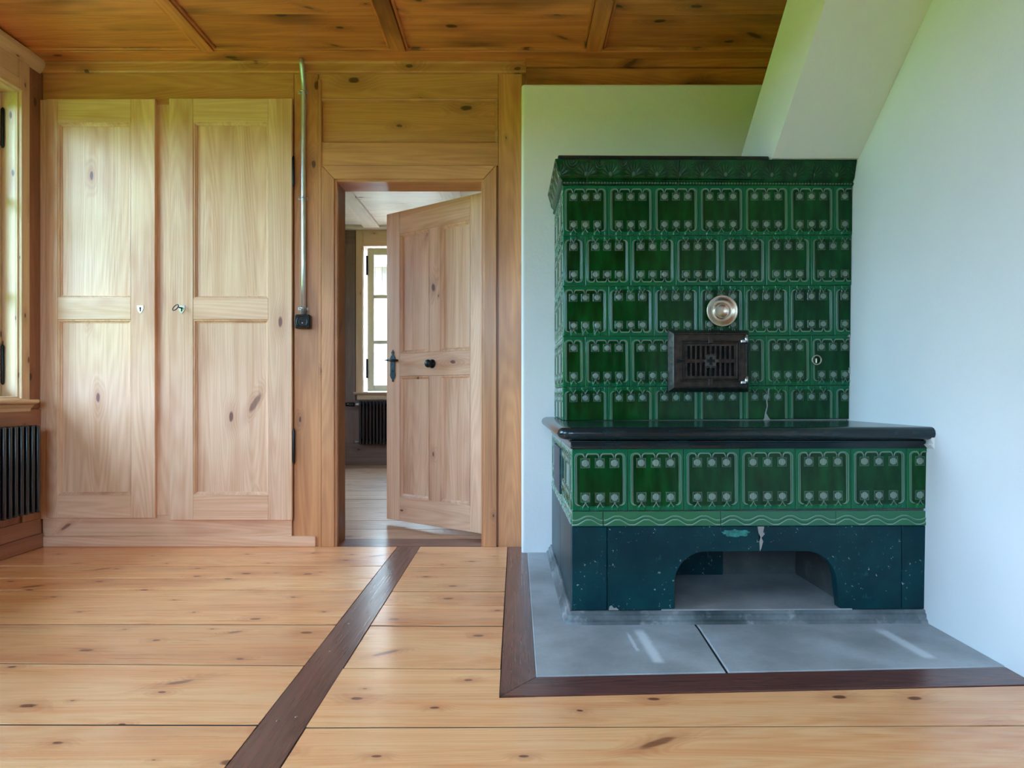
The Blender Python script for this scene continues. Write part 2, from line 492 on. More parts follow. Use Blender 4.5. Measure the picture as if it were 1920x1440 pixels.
def frame_ring(name, x0, x1, z0, z1, prof, mat, parent=None, local=False, plane='y', at=0.0):
    """Mitred moulding round a rectangle: prof = [(inset, depth)], depth towards the room."""
    bm = bmesh.new()
    loops = []
    cx, cz = (x0 + x1) / 2, (z0 + z1) / 2
    for ins, dep in prof:
        cs = [(x0 + ins, z0 + ins), (x1 - ins, z0 + ins), (x1 - ins, z1 - ins), (x0 + ins, z1 - ins)]
        loops.append([bm.verts.new((a - cx, -dep, b - cz) if plane == 'y' else (dep, a - cx, b - cz)) for a, b in cs])
    for A, B in zip(loops, loops[1:]):
        for k in range(4):
            bm.faces.new((A[k], A[(k + 1) % 4], B[(k + 1) % 4], B[k]))
    me = bm_mesh(bm, name)
    loc = (cx, at, cz) if plane == 'y' else (at, cx, cz)
    return link(name, me, mat, parent, loc, local)
S = F_PX / YW
def wx(px): return (px - VPX) / S                # picture column on the panelled wall -> metres
def wz(py): return CAM_Z + (VPY - py) / S

# ================================================================== SETTING
# ---- outer ground
box('ground_meadow', -40, 40, -40, 40, -0.75, -0.65, 'grass', bev=0)
tag(bpy.data.objects['ground_meadow'], 'green meadow lying around the house outside', 'meadow', kind='structure')

box('ground_added_yard', -14, 12, 4.3, 15.9, -0.66, -0.645, 'gravel', bev=0)  # added grey ground, unseen, keeps green bounce off the next room's ceiling
tag(bpy.data.objects['ground_added_yard'], 'unseen gravel yard added to weaken green light from the meadow', 'yard', kind='structure')

def hedge(name, p0, p1, h, label):
    """Rounded hedge between two ground points, added out of view to block low sky."""
    bm = bmesh.new()
    L = math.hypot(p1[0] - p0[0], p1[1] - p0[1]); dx, dy = (p1[0] - p0[0]) / L, (p1[1] - p0[1]) / L
    prof = [(-1.1, 0), (-1.2, h * .5), (-0.9, h * .85), (-0.3, h), (0.3, h), (0.9, h * .85), (1.2, h * .5), (1.1, 0)]
    rows_ = []
    for i in range(int(L) + 1):
        w = 1 + random.uniform(-0.05, 0.05)
        rows_.append([bm.verts.new((p0[0] + dx * i - dy * o * w, p0[1] + dy * i + dx * o * w, -0.65 + z * w * random.uniform(.97, 1.03))) for o, z in prof])
    for A, B in zip(rows_, rows_[1:]):
        for k in range(len(prof) - 1):
            bm.faces.new((A[k], B[k], B[k + 1], A[k + 1]))
    tag(link(name, bm_mesh(bm, name), 'hedge', smooth=True), label, 'hedge', kind='structure')
hedge('added_hedge', (-15, -15), (-15, 16), 3.0, 'unseen green hedge added to block low sky beyond the window wall')  # both hedges are added, out of view, to shut out sky near the horizon
hedge('added_hedge', (-15, -15), (15, -15), 3.0, 'unseen green hedge added to block low sky behind the viewer')

# ---- floor planks
floor = empty('floor', (0, 1, 0), 'honey pine plank floor with dark inlay strip', 'floor', kind='structure')
boxes_mesh('subfloor', [(XL - 0.3, XR + 0.3, YF - 0.3, FAR_Y + 0.3, -0.3, -0.0022)], 'black', floor)
SX0, SX1 = -0.625, -0.506                       # dark inlay strip
HBX, HY0 = -0.045, 1.832                        # outer edge of the hearth border
HSL = 0.052                                     # the hearth front runs slightly askew
def plank(x0, x1, ya0, ya1, yb0, yb1, mat='floor', gap=0.0048, zt=0.0, gap0=None):
    """corners: at x0 the plank runs ya0..ya1, at x1 yb0..yb1"""
    poly('plank', [(x0 + 0.0012, ya0 + random.uniform(.7, 1.15) * gap), (x1 - 0.0012, yb0 + random.uniform(.7, 1.15) * gap), (x1 - 0.0012, yb1 - random.uniform(.7, 1.15) * gap), (x0 + 0.0012, ya1 - random.uniform(.7, 1.15) * gap)], 'z', zt - 0.025, zt, mat, floor, bev=0.0008)
JL = [(3.65, 0), (3.235, 0.0), (3.022, 0.0), (2.836, 0.0), (2.412, -0.006), (2.048, -0.020), (1.679, -0.004), (1.30, 0.004), (0.93, 0), (0.55, 0), (0.17, 0.004), (-0.2, 0), (-0.57, 0), (-0.95, 0), (-1.32, 0), (YF, 0)]
for (y1, s1), (y0, s0) in zip(JL, JL[1:]):
    w = SX0 - XL
    plank(XL, SX0, y0 - s0 * w, y1 - s1 * w, y0, y1, zt=random.uniform(-0.0008, 0.0008))
JM = [3.65, 3.222, 2.824, 2.637, 2.402, 2.028]
for y1, y0 in zip(JM, JM[1:]):
    plank(SX1, HBX, y0, y1, y0 - 0.004, y1 - 0.004, zt=random.uniform(-0.0008, 0.0008))
# plank notched round the hearth corner, then the long front planks
JR = [1.668, 1.30, 0.94, 0.56, 0.18, -0.2, -0.58, -0.95, -1.32, YF]
g_ = 0.003
poly('plank', [(SX1, JR[0] + g_), (XR, JR[0] + 0.012), (XR, HY0 + HSL * (XR - HBX) - g_), (HBX, HY0 - g_), (HBX - 0.0006, 2.026 - g_ - 0.004), (SX1, 2.028 - g_)], 'z', -0.025, 0, 'floor', floor)
for y1, y0 in zip(JR, JR[1:]):
    plank(SX1, XR, y0, y1, y0 + (0.012 if y0 > 1 else 0), y1 + (0.012 if y1 > 1 else 0), zt=random.uniform(-0.0006, 0.0006))
tag(box('inlay_strip', SX0 + 0.001, SX1 - 0.001, YF, YW, -0.025, 0.0006, 'waly', floor), 'dark walnut inlay strip')
for nx, ny in ((-0.585, 1.70), (-0.545, 1.72), (-0.58, 2.16), (-0.548, 2.55), (-0.585, 2.42), (-0.56, 3.1)):
    lathe('nail_head', [(0.0, 0.0018), (0.003, 0.0016), (0.0042, 0.0006)], 'steel', floor, (nx, ny, 0.0), 10)
# far-room planks and the threshold
box('threshold', wx(600), wx(935), YW, 3.845, -0.025, 0.0012, 'walx', floor)
FJ = [3.845, 4.127, 4.407, 4.906, 5.3, 5.75, 6.2, 6.6, 7.05, 7.5, FAR_Y]
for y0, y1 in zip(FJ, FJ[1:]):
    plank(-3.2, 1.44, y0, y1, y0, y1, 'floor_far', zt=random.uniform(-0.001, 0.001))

# ---- walls: core masses with openings
def wall_with_windows_x(name, xa, xb, y0, y1, z0, z1, wins, mat):
    bl = []
    ys = sorted(wins)
    prev = y0
    for a, b in ys:
        bl.append((xa, xb, prev, a, z0, z1))
        bl.append((xa, xb, a, b, z0, WZ0)); bl.append((xa, xb, a, b, WZ1, z1))
        prev = b
    bl.append((xa, xb, prev, y1, z0, z1))
    return boxes_mesh(name, bl, mat)
DX0, DX1, DZ = wx(628), wx(907), wz(337)         # door opening
TOP = 2.95
wl = wall_with_windows_x('wall_left', XL - 0.28, XL, YF - 0.28, 3.83, -0.3, TOP, LEFT_WIN, 'lefz')
tag(wl, 'brown pine boarded wall holding the windows', 'wall', kind='structure')
wr = poly('wall_right', [(xr(-0.3), -0.3), (XR + 0.3, -0.3), (XR + 0.3, TOP), (xr(TOP), TOP)], 'y', YF - 0.28, FAR_Y + 0.3, 'plaster')
tag(wr, 'smooth white plaster wall beside the stove', 'wall', kind='structure')
bl = []
prev = XL - 0.28
for a, b in FRONT_WIN:
    bl += [(prev, a, YF - 0.28, YF, -0.3, TOP), (a, b, YF - 0.28, YF, -0.3, WZ0), (a, b, YF - 0.28, YF, WZ1, TOP)]
    prev = b
bl.append((prev, XR + 0.3, YF - 0.28, YF, -0.3, TOP))
tag(boxes_mesh('wall_front', bl, 'frmz'), 'pine wall with two windows facing the stove', 'wall', kind='structure')
wb = boxes_mesh('wall_back', [(XL, DX0 + 0.012, YW + 0.02, 3.82, -0.02, TOP), (DX1 - 0.012, XR, YW + 0.02, 3.82, -0.02, TOP), (DX0 + 0.012, DX1 - 0.012, YW + 0.02, 3.82, DZ - 0.012, TOP)], 'frmz')
tag(wb, 'amber pine panelled wall around the doorway', 'wall', kind='structure')
boxes_mesh('roof_slab', [(-4.0, XR + 0.3, YF - 0.28, FAR_Y + 0.3, TOP, TOP + 0.3)], 'shell')
tag(bpy.data.objects['roof_slab'], 'closed attic floor above both rooms', 'roof', kind='structure')

# panelling of the back wall: stiles, rails, panel (flush with YW, standing 20 mm before the core)
PY0, PY1 = YW, YW + 0.02
def wbox(name, x0, x1, ytop, ybot, mat, parent=wb, proud=0.0, back=0.02, bev=0.002):
    return box(name, wx(x0), wx(x1), YW - proud, YW + back, wz(ybot), wz(ytop), mat, parent, bev)
wbox('stile', 551.5, 597, 137, 1027, 'frmz')
wbox('rail', 598, 934, 137, 186, 'frmx')
wbox('rail', 598, 934, 268, 311, 'frmx')
wbox('panel', 598, 934, 184, 270, 'frmx', proud=-0.014)
frame_ring('panel_moulding', wx(598), wx(934), wz(270), wz(184), [(0.0, 0.0), (0.004, 0.003), (0.010, 0.0), (0.014, -0.006), (0.018, -0.015)], 'frmx', wb, at=YW)
wbox('stile', 934.5, 979, 137, 1027, 'frmz')
wbox('bead', 597, 603, 150, 1027, 'frmz', proud=0.006)

# door casing (trim_1) with mitred corners, jamb linings
tr = empty('trim_1', ((DX0 + DX1) / 2, YW, 0), 'amber pine casing framing the open doorway', 'door casing', kind='structure')
cw = wx(628) - wx(604)
cl, cr, ct = wx(604), wx(931), wz(311)
pj = 0.014
poly('casing_side', [(cl, 0), (DX0, 0), (DX0, DZ), (cl, ct)], 'y', YW - pj, YW + 0.02, 'frmz', tr, bev=0.003)
poly('casing_side', [(DX1, 0), (cr, 0), (cr, ct), (DX1, DZ)], 'y', YW - pj, YW + 0.02, 'frmz', tr, bev=0.003)
poly('casing_head', [(cl + 0.0008, ct), (DX0 + 0.0008, DZ), (DX1 - 0.0008, DZ), (cr - 0.0008, ct)], 'y', YW - pj, YW + 0.02, 'frmx', tr, bev=0.003)
box('jamb', DX0 - 0.002, DX0 + 0.012, YW - 0.004, 3.822, 0, DZ, 'frmz', tr)
box('jamb', DX1 - 0.012, DX1 + 0.002, YW - 0.004, 3.822, 0, DZ, 'frmz', tr)
box('jamb_head', DX0 + 0.012, DX1 - 0.012, YW - 0.004, 3.822, DZ - 0.012, DZ + 0.004, 'frmx', tr)

# cornice along the back wall and boards above the plaster block
t2 = empty('trim_2', (-1.2, YW, 2.5), 'stepped pine cornice between panelled wall and ceiling', 'cornice', kind='structure')
poly('cornice_board', [(3.66, 2.488), (3.632, 2.488), (3.626, 2.494), (3.626, 2.532), (3.618, 2.538), (3.618, 2.55), (3.66, 2.55)], 'x', XL, wx(985) + 0.002, 'frmx', t2)
box('cornice_board', wx(985) + 0.004, XR + 0.05, 3.595, 3.66, 2.502, 2.55, 'ceix', t2)
box('wall_plate', wx(985) + 0.004, XR + 0.05, 3.612, 3.66, 2.34, 2.50, 'ceix', t2)

# white plaster block behind the stove
bm = bmesh.new()
bmesh.ops.create_cube(bm, size=1.0)
bx0, bx1, by0, by1, bz0, bz1 = 0.027, XR + 0.05, 3.50, 3.66, 0.0, 2.37
bmesh.ops.scale(bm, vec=(bx1 - bx0, by1 - by0, bz1 - bz0), verts=bm.verts)
es = [e for e in bm.edges if (abs(e.verts[0].co.x - e.verts[1].co.x) > 0.01 and e.verts[0].co.z > 0 and e.verts[0].co.y < 0) or (abs(e.verts[0].co.y - e.verts[1].co.y) > 0.01 and e.verts[0].co.z > 0 and e.verts[0].co.x < 0) or (abs(e.verts[0].co.z - e.verts[1].co.z) > 0.01 and e.verts[0].co.x < 0 and e.verts[0].co.y < 0)]
bmesh.ops.bevel(bm, geom=es, offset=0.014, segments=4, affect='EDGES', profile=0.5)
pb = link('wall_chimney', bm_mesh(bm, 'wall_chimney'), 'plaster', None, ((bx0 + bx1) / 2, (by0 + by1) / 2, (bz0 + bz1) / 2))
tag(pb, 'white plastered masonry block behind the green stove', 'wall', kind='structure')

# ---- ceiling: boards, border board, battens
ce = empty('ceiling', (0, 1, ZC), 'dark knotty pine ceiling with raised battens', 'ceiling', kind='structure')
BAT = [(-2.555, -2.455), (-1.618, -1.520), (-0.652, -0.545), (0.337, 0.450), (1.30, 1.41)]
edges = [XL] + [(a + b) / 2 for a, b in BAT[1:]] + [XR + 0.045]
edges[-2] = edges[-2]
row = [3.54, 3.21, 2.86, 2.5, 2.1, 1.7, 1.3, 0.9, 0.5, 0.1, -0.3, -0.7, -1.1, -1.5, YF]
for xa, xb in zip(edges, edges[1:]):
    for y1, y0 in zip(row, row[1:]):
        box('ceiling_board', xa, xb, y0 + 0.0004, y1 - 0.0004, ZC, ZC + 0.02, 'ceix', ce, bev=0.001)
box('border_board', XL, XR + 0.045, 3.522, 3.665, 2.543, ZC + 0.02, 'ceix', ce)
box('border_bead', XL, XR + 0.045, 3.508, 3.524, 2.548, ZC + 0.005, 'ceix', ce, bev=0.004)
for a, b in BAT[1:]:
    box('batten', a + 0.016, b - 0.016, YF, 3.522, 2.542, ZC + 0.002, 'ceiy', ce, bev=0.002)
    box('batten_bead', a, a + 0.015, YF, 3.51, 2.549, ZC + 0.002, 'ceiy', ce, bev=0.004)
    box('batten_bead', b - 0.015, b, YF, 3.51, 2.549, ZC + 0.002, 'ceiy', ce, bev=0.004)
boxes_mesh('ceiling_deck', [(XL, XR + 0.04, YF, 3.66, ZC + 0.021, TOP)], 'black', ce)

# ---- built-in cupboard in the back wall
cb = empty('built_in_cupboard', (wx(320), YW, 0), 'tall pale pine cupboard with two panelled doors built into the wall', 'cupboard')
box('plinth_board', XL + 0.006, wx(593), YW - 0.016, YW + 0.02, 0.001, wz(1005), 'cupx', cb, 0.003)
wbox('top_rail', 80, 551, 137, 196, 'frmx', cb)
wbox('bottom_rail', 80, 547, 966, 1005.5, 'cupx', cb)
wbox('frame_stile', 79, 96, 196, 966, 'cupz', cb)
wbox('frame_stile', 291, 330, 196, 966, 'cupz', cb)
wbox('corner_strip', 77, 91.5, 190, 972, 'cupz', cb, proud=0.020)
def cupboard_door(x0, x1, y0, y1, pl, pr, pu, plw, midrail, keyx, with_key, hinges):
    D = empty('door', (wx(x0), YW, wz(y1)), None, None)
    adopt(D, cb)
    pf = 0.024
    def b(n, a, c, t, u, m, f=pf, k=-0.0005):
        return box(n, wx(a), wx(c), YW - f, YW - k * 0 - 0.0004, wz(u), wz(t), m, D, 0.0022)
    b('stile', x0, pl - 5, y0, y1, 'cupz'); b('stile', pr + 5, x1, y0, y1, 'cupz')
    b('rail', pl - 5, pr + 5, y0, pu[0] - 5, 'cupx', pf - 0.0004)
    b('rail', pl - 5, pr + 5, pu[1] + 4, plw[0] - 5, 'cupx', pf - 0.0004)
    b('rail', pl - 5, pr + 5, plw[1] + 5, y1, 'cupx', pf - 0.0004)
    for t, u in (pu, plw):
        b('panel', pl - 5, pr + 5, t - 5, u + 5, 'cupz', 0.006)
        frame_ring('panel_moulding', wx(pl - 5), wx(pr + 5), wz(u + 5), wz(t - 5), [(0.0, 0.0232), (0.003, 0.0205), (0.006, 0.0205), (0.0125, 0.0105), (0.0150, 0.0102), (0.0150, 0.0055)], 'cupz', D, at=YW)
    # shield escutcheon with keyhole
    kx, kz, fy = wx(keyx), wz(581), YW - pf
    sh = [(-0.0, 0.021), (0.007, 0.0185), (0.0165, 0.021), (0.0175, 0.010), (0.0145, -0.004), (0.008, -0.015), (0.0, -0.023), (-0.008, -0.015), (-0.0145, -0.004), (-0.0175, 0.010), (-0.0165, 0.021), (-0.007, 0.0185)]
    poly('escutcheon', [(kx + a, kz + c) for a, c in sh], 'y', fy - 0.0022, fy, 'pale_brass', D)
    key = [(0.0035 * 1.4 * math.cos(t), 0.006 + 0.005 * math.sin(t)) for t in [(-55 + 290 * i / 12) * PI / 180 for i in range(13)]] + [(-0.003, -0.011), (0.003, -0.011)]
    poly('keyhole', [(kx + a, kz + c) for a, c in key], 'y', fy - 0.0028, fy - 0.0021, 'black', D)
    if with_key:
        tube('key_shaft', [(kx, fy + 0.002, kz + 0.006), (kx, fy - 0.03, kz + 0.006)], 0.0035, 'black_iron', D, 10)
        c = Vector((kx - 0.012, fy - 0.042, kz + 0.004))
        ring = [(c.x + 0.019 * math.cos(t) * 0.94, c.y - 0.006 * math.cos(t), c.z + 0.011 * math.sin(t) + 0.009 * -math.cos(t) * -1) for t in [i * 2 * PI / 24 for i in range(24)]]
        tube('key_bow', ring, 0.0026, 'black_iron', D, 8, closed=True)
    for hx, ha, hb in hinges:
        zz0, zz1 = wz(hb), wz(ha)
        tube('hinge', [(wx(hx), YW - 0.018, zz0), (wx(hx), YW - 0.018, zz0 + 0.008), (wx(hx), YW - 0.018, zz0 + 0.012), (wx(hx), YW - 0.018, (zz0 + zz1) / 2), (wx(hx), YW - 0.018, zz1 - 0.012), (wx(hx), YW - 0.018, zz1 - 0.008), (wx(hx), YW - 0.018, zz1)], [0.002, 0.005, 0.0065, 0.0065, 0.0065, 0.005, 0.002], 'black_iron', D, 10)
    return D
dA = cupboard_door(92, 295, 189, 970, 118.5, 245, (238, 555), (605, 922), None, 268, False, [])
dB = cupboard_door(321, 550, 188, 974, 371, 501, (237, 556), (605, 922), None, 345, True, [(552, 294, 352), (553, 803, 870)])
tag(dA, 'narrow cupboard door beside the window corner'); tag(dB, 'wide cupboard door with key in its lock')

# ---- left wall woodwork: boards, window 1 with casing, sill
def lbox(name, y0, y1, z0, z1, mat, parent, x0=0.0, x1=0.02, bev=0.002):
    return box(name, XL + x0, XL + x1, y0, y1, z0, z1, mat, parent, bev)
bb = box('baseboard_left', XL, XL + 0.022, YF, YW - 0.017, 0.001, 0.075, 'lefy', None, 0.004)
tag(bb, 'worn brown baseboard below the window wall', 'baseboard', kind='structure')
lbox('rail', YF, 3.63, 0.075, 0.155, 'lefy', wl, 0.0, 0.012)
lbox('rail', YF, 3.63, 0.62, 0.725, 'lefy', wl, 0.0, 0.012)
for y in (3.50, 2.75, 2.0, 1.2, 0.4, -0.5):
    lbox('stile', y - 0.005, y + 0.13, 0.155, 0.62, 'lefz', wl, 0.0, 0.012)
lbox('corner_board', 3.545, 3.648, 0.73, 2.50, 'lefz', wl, 0.0, 0.008)
crn = empty('trim_3', (XL, 1.0, 2.5), 'pale spruce crown moulding above the window', 'moulding', kind='structure')
poly('crown_moulding', [(XL, 2.478), (XL + 0.012, 2.478), (XL + 0.03, 2.50), (XL + 0.038, 2.52), (XL + 0.038, 2.545), (XL, 2.545)], 'y', YF, 3.625, 'winy', crn)
WIN_LABEL = ['spruce framed window nearest the cupboard corner', 'spruce framed window further along the boarded wall',
             'window behind the viewer nearer the window wall', 'window behind the viewer nearer the plaster wall']
def make_window_left(i, a, b):
    w = empty('window_%d' % (i + 1), (XL, (a + b) / 2, WZ0), WIN_LABEL[i], 'window', kind='structure')
    d = 0.066                                           # reveal depth to the sash
    # casing on the wall face
    for (y0, y1) in ((a - 0.055, a + 0.012), (b - 0.012, b + 0.055)):
        lbox('casing', y0, y1, WZ0, 2.478, 'winz', w, 0.0, 0.020)
    lbox('casing_head', a + 0.012, b - 0.012, WZ1 - 0.012, WZ1 + 0.055, 'winy', w, 0.0, 0.018)
    lbox('frieze_board', a + 0.012, b - 0.012, WZ1 + 0.055, 2.478, 'winy', w, 0.0, 0.010)
    frame_ring('casing_moulding', a, b, WZ0, WZ1, [(0.0, 0.02), (0.004, 0.026), (0.010, 0.024), (0.012, 0.014), (0.020, 0.010), (0.022, 0.0)], 'winz', w, plane='x', at=XL)
    # linings
    for (y0, y1) in ((a, a + 0.020), (b - 0.020, b)):
        lbox('lining', y0, y1, WZ0, WZ1, 'winz', w, -0.12, 0.0)
    lbox('lining', a + 0.02, b - 0.02, WZ1 - 0.02, WZ1, 'winy', w, -0.12, 0.0)
    # sill with moulding below
    poly('sill', [(XL - 0.12, 0.748), (XL + 0.030, 0.748), (XL + 0.056, 0.758), (XL + 0.060, 0.764), (XL + 0.060, 0.772), (XL + 0.056, 0.776), (XL - 0.12, 0.776)], 'y', a - 0.06, b + 0.07, 'winy', w, bev=0.001)
    poly('apron', [(XL, 0.715), (XL + 0.022, 0.715), (XL + 0.026, 0.73), (XL + 0.04, 0.745), (XL + 0.04, 0.748), (XL, 0.748)], 'y', a - 0.05, b + 0.055, 'winy', w)
    # two sashes
    m = (a + b) / 2
    x0, x1 = -d - 0.045, -d
    for (p, q) in ((a + 0.021, m - 0.001), (m + 0.001, b - 0.021)):
        fr = empty('sash', (XL - d, p, WZ0), None, None); adopt(fr, w)
        for (r, s) in ((p, p + 0.055), (q - 0.055, q)):
            lbox('sash_stile', r, s, WZ0 + 0.01, WZ1 - 0.021, 'winz', fr, x0, x1)
        zz = [WZ0 + 0.01, WZ0 + 0.075, 0, 0, WZ1 - 0.08, WZ1 - 0.021]
        lbox('sash_rail', p + 0.055, q - 0.055, zz[0], zz[1], 'winy', fr, x0, x1)
        lbox('sash_rail', p + 0.055, q - 0.055, zz[4], zz[5], 'winy', fr, x0, x1)
        for t in (1 / 3, 2 / 3):
            zc = zz[1] + (zz[4] - zz[1]) * t
            lbox('glazing_bar', p + 0.055, q - 0.055, zc - 0.012, zc + 0.012, 'winy', fr, x0 + 0.008, x1 - 0.006)
        for k in range(3):
            za = zz[1] + (zz[4] - zz[1]) * k / 3; zb = zz[1] + (zz[4] - zz[1]) * (k + 1) / 3
            lbox('pane', p + 0.05, q - 0.05, za + 0.008, zb - 0.008, 'glass', fr, x0 + 0.02, x0 + 0.023, 0)
        hy = p if p < m - 0.3 else q
        hy = q - 0.006 if q > m + 0.1 else p + 0.006
        for hz in (0.95, 2.13):
            tube('hinge', [(XL - d + 0.008, hy, hz - 0.10), (XL - d + 0.008, hy, hz - 0.09), (XL - d + 0.008, hy, hz + 0.09), (XL - d + 0.008, hy, hz + 0.10)], [0.004, 0.008, 0.008, 0.004], 'black_iron', fr, 10)
for i, (a, b) in enumerate(LEFT_WIN):
    make_window_left(i, a, b)
for i, (a, b) in enumerate(FRONT_WIN):
    w = empty('window_%d' % (i + 3), ((a + b) / 2, YF, WZ0), WIN_LABEL[i + 2], 'window', kind='structure')
    boxes_mesh('casing', [(a - 0.06, a + 0.01, YF, YF + 0.02, WZ0, WZ1 + 0.06), (b - 0.01, b + 0.06, YF, YF + 0.02, WZ0, WZ1 + 0.06), (a + 0.01, b - 0.01, YF, YF + 0.02, WZ1, WZ1 + 0.06)], 'winz', w)
    box('sill', a - 0.06, b + 0.06, YF - 0.1, YF + 0.05, WZ0 - 0.03, WZ0, 'winx', w)
    m = (a + b) / 2
    bl = []
    for p, q in ((a, m), (m, b)):
        bl += [(p, p + 0.06, YF - 0.1, YF - 0.06, WZ0, WZ1), (q - 0.06, q, YF - 0.1, YF - 0.06, WZ0, WZ1), (p + 0.06, q - 0.06, YF - 0.1, YF - 0.06, WZ0, WZ0 + 0.07), (p + 0.06, q - 0.06, YF - 0.1, YF - 0.06, WZ1 - 0.07, WZ1)]
        bl += [(p + 0.06, q - 0.06, YF - 0.09, YF - 0.07, z - 0.012, z + 0.012) for z in (1.29, 1.81)]
        box('pane', p + 0.055, q - 0.055, YF - 0.085, YF - 0.082, WZ0 + 0.06, WZ1 - 0.06, 'glass', w, 0)
    boxes_mesh('window_frame', bl, 'winz', w)

# ================================================================== ADJOINING ROOM
FX0 = -3.2
FZ = 2.70
k = FAR_Y / F_PX
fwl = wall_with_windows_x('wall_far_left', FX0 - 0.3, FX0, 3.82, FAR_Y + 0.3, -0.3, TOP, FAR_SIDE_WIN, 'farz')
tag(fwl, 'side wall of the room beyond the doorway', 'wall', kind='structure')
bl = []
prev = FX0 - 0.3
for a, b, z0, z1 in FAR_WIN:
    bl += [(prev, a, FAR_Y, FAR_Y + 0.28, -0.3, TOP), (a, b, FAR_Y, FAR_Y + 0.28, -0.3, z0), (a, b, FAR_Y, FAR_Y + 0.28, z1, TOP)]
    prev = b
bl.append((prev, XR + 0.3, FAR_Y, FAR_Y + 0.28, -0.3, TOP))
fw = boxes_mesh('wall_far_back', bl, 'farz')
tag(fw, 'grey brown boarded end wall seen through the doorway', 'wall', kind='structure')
boxes_mesh('outer_wall_end', [(FX0 - 0.3, XL - 0.28, 3.70, 3.82, -0.3, TOP)], 'shell', fw)
box('rail', FX0, -1.83, FAR_Y - 0.012, FAR_Y, 2.52, FZ, 'farx', fw)
box('rail', FX0, XR, FAR_Y - 0.012, FAR_Y, 0.62, 0.73, 'farx', fw)
box('rail', FX0, XR, FAR_Y - 0.012, FAR_Y, 0.09, 0.25, 'farx', fw)
box('stile', -1.94, -1.83, FAR_Y - 0.012, FAR_Y, 0.73, 2.52, 'farz', fw)
box('baseboard', FX0, XR, FAR_Y - 0.02, FAR_Y, 0, 0.09, 'farx', fw)
fc = empty('ceiling_far', (0, 6, FZ), 'pale washed board ceiling of the room beyond', 'ceiling', kind='structure')
M['pale'] = wood('pale_washed_ceiling', srgb(222, 208, 196), srgb(200, 182, 168), srgb(150, 128, 114), 'x', 0.5, 0.6, 0.3)
M['paley'] = wood('pale_washed_ceiling_batten', srgb(222, 208, 196), srgb(200, 182, 168), srgb(150, 128, 114), 'y', 0.5, 0.2, 0.3)
for y0 in [3.82 + 0.51 * i for i in range(8)]:
    box('ceiling_board', FX0, XR, y0, y0 + 0.508, FZ, FZ + 0.02, 'pale', fc)
for x in (-2.60, -1.62, -0.62, 0.35):
    box('batten', x - 0.09, x + 0.09, 3.83, FAR_Y, FZ - 0.028, FZ, 'paley', fc)
for y in (6.18,):
    box('batten', FX0, XR, y - 0.09, y + 0.09, FZ - 0.026, FZ + 0.001, 'pale', fc)
box('border_board', FX0, XR, FAR_Y - 0.14, FAR_Y, FZ - 0.03, FZ + 0.001, 'pale', fc)
boxes_mesh('ceiling_deck', [(FX0, XR, 3.82, FAR_Y, FZ + 0.021, TOP)], 'black', fc)
for i, (a, b, z0, z1) in enumerate(FAR_WIN):
    w = empty('window_%d' % (i + 5), ((a + b) / 2, FAR_Y, z0), ['cream window seen through the doorway above a radiator', 'window of the next room hidden behind the open door'][i], 'window', kind='structure')
    box('casing', a - 0.072, a + 0.005, FAR_Y - 0.022, FAR_Y, z0, FZ - 0.03, 'winz', w)
    box('casing', b - 0.005, b + 0.072, FAR_Y - 0.022, FAR_Y, z0, FZ - 0.03, 'winz', w)
    box('casing_head', a + 0.005, b - 0.005, FAR_Y - 0.020, FAR_Y, z1 - 0.01, FZ - 0.03, 'winx', w)
    box('lining', a, a + 0.01, FAR_Y, FAR_Y + 0.10, z0, z1, 'frmz', w)
    box('lining', b - 0.01, b, FAR_Y, FAR_Y + 0.10, z0, z1, 'frmz', w)
    poly('sill', [(FAR_Y + 0.1, z0 - 0.03), (FAR_Y - 0.05, z0 - 0.03), (FAR_Y - 0.07, z0 - 0.01), (FAR_Y - 0.07, z0), (FAR_Y + 0.1, z0)], 'x', a - 0.09, b + 0.09, 'winx', w)
    box('apron', a - 0.06, b + 0.06, FAR_Y - 0.03, FAR_Y, z0 - 0.09, z0 - 0.03, 'winx', w, 0.008)
    m = (a + b) / 2
    ys0, ys1 = FAR_Y + 0.045, FAR_Y + 0.085
    for p, q in ((a + 0.045, m), (m, b - 0.045)):
        sh = empty('sash', (p, ys0, z0), None, None); adopt(sh, w)
        box('sash_stile', p, p + 0.075, ys0, ys1, z0 + 0.01, z1 - 0.02, 'sash', sh, 0.004)
        box('sash_stile', q - 0.075, q, ys0, ys1, z0 + 0.01, z1 - 0.02, 'sash', sh, 0.004)
        box('sash_rail', p + 0.075, q - 0.075, ys0, ys1, z0 + 0.01, z0 + 0.08, 'sash', sh, 0.004)
        box('sash_rail', p + 0.075, q - 0.075, ys0, ys1, z1 - 0.10, z1 - 0.02, 'sash', sh, 0.004)
        for zc in (1.924, 1.402):
            box('glazing_bar', p + 0.075, q - 0.075, ys0 + 0.006, ys1 - 0.006, zc - 0.022, zc + 0.022, 'sash', sh, 0.004)
        for za, zb in ((z0 + 0.075, 1.385), (1.42, 1.905), (1.945, z1 - 0.095)):
            box('pane', p + 0.07, q - 0.07, ys0 + 0.018, ys0 + 0.021, za, zb, 'glass', sh, 0)
        for hz in (1.10, 2.28):
            tube('hinge', [(p - 0.004, ys0 - 0.004, hz - 0.11), (p - 0.004, ys0 - 0.004, hz + 0.11)], 0.012, 'black_iron', sh, 8)
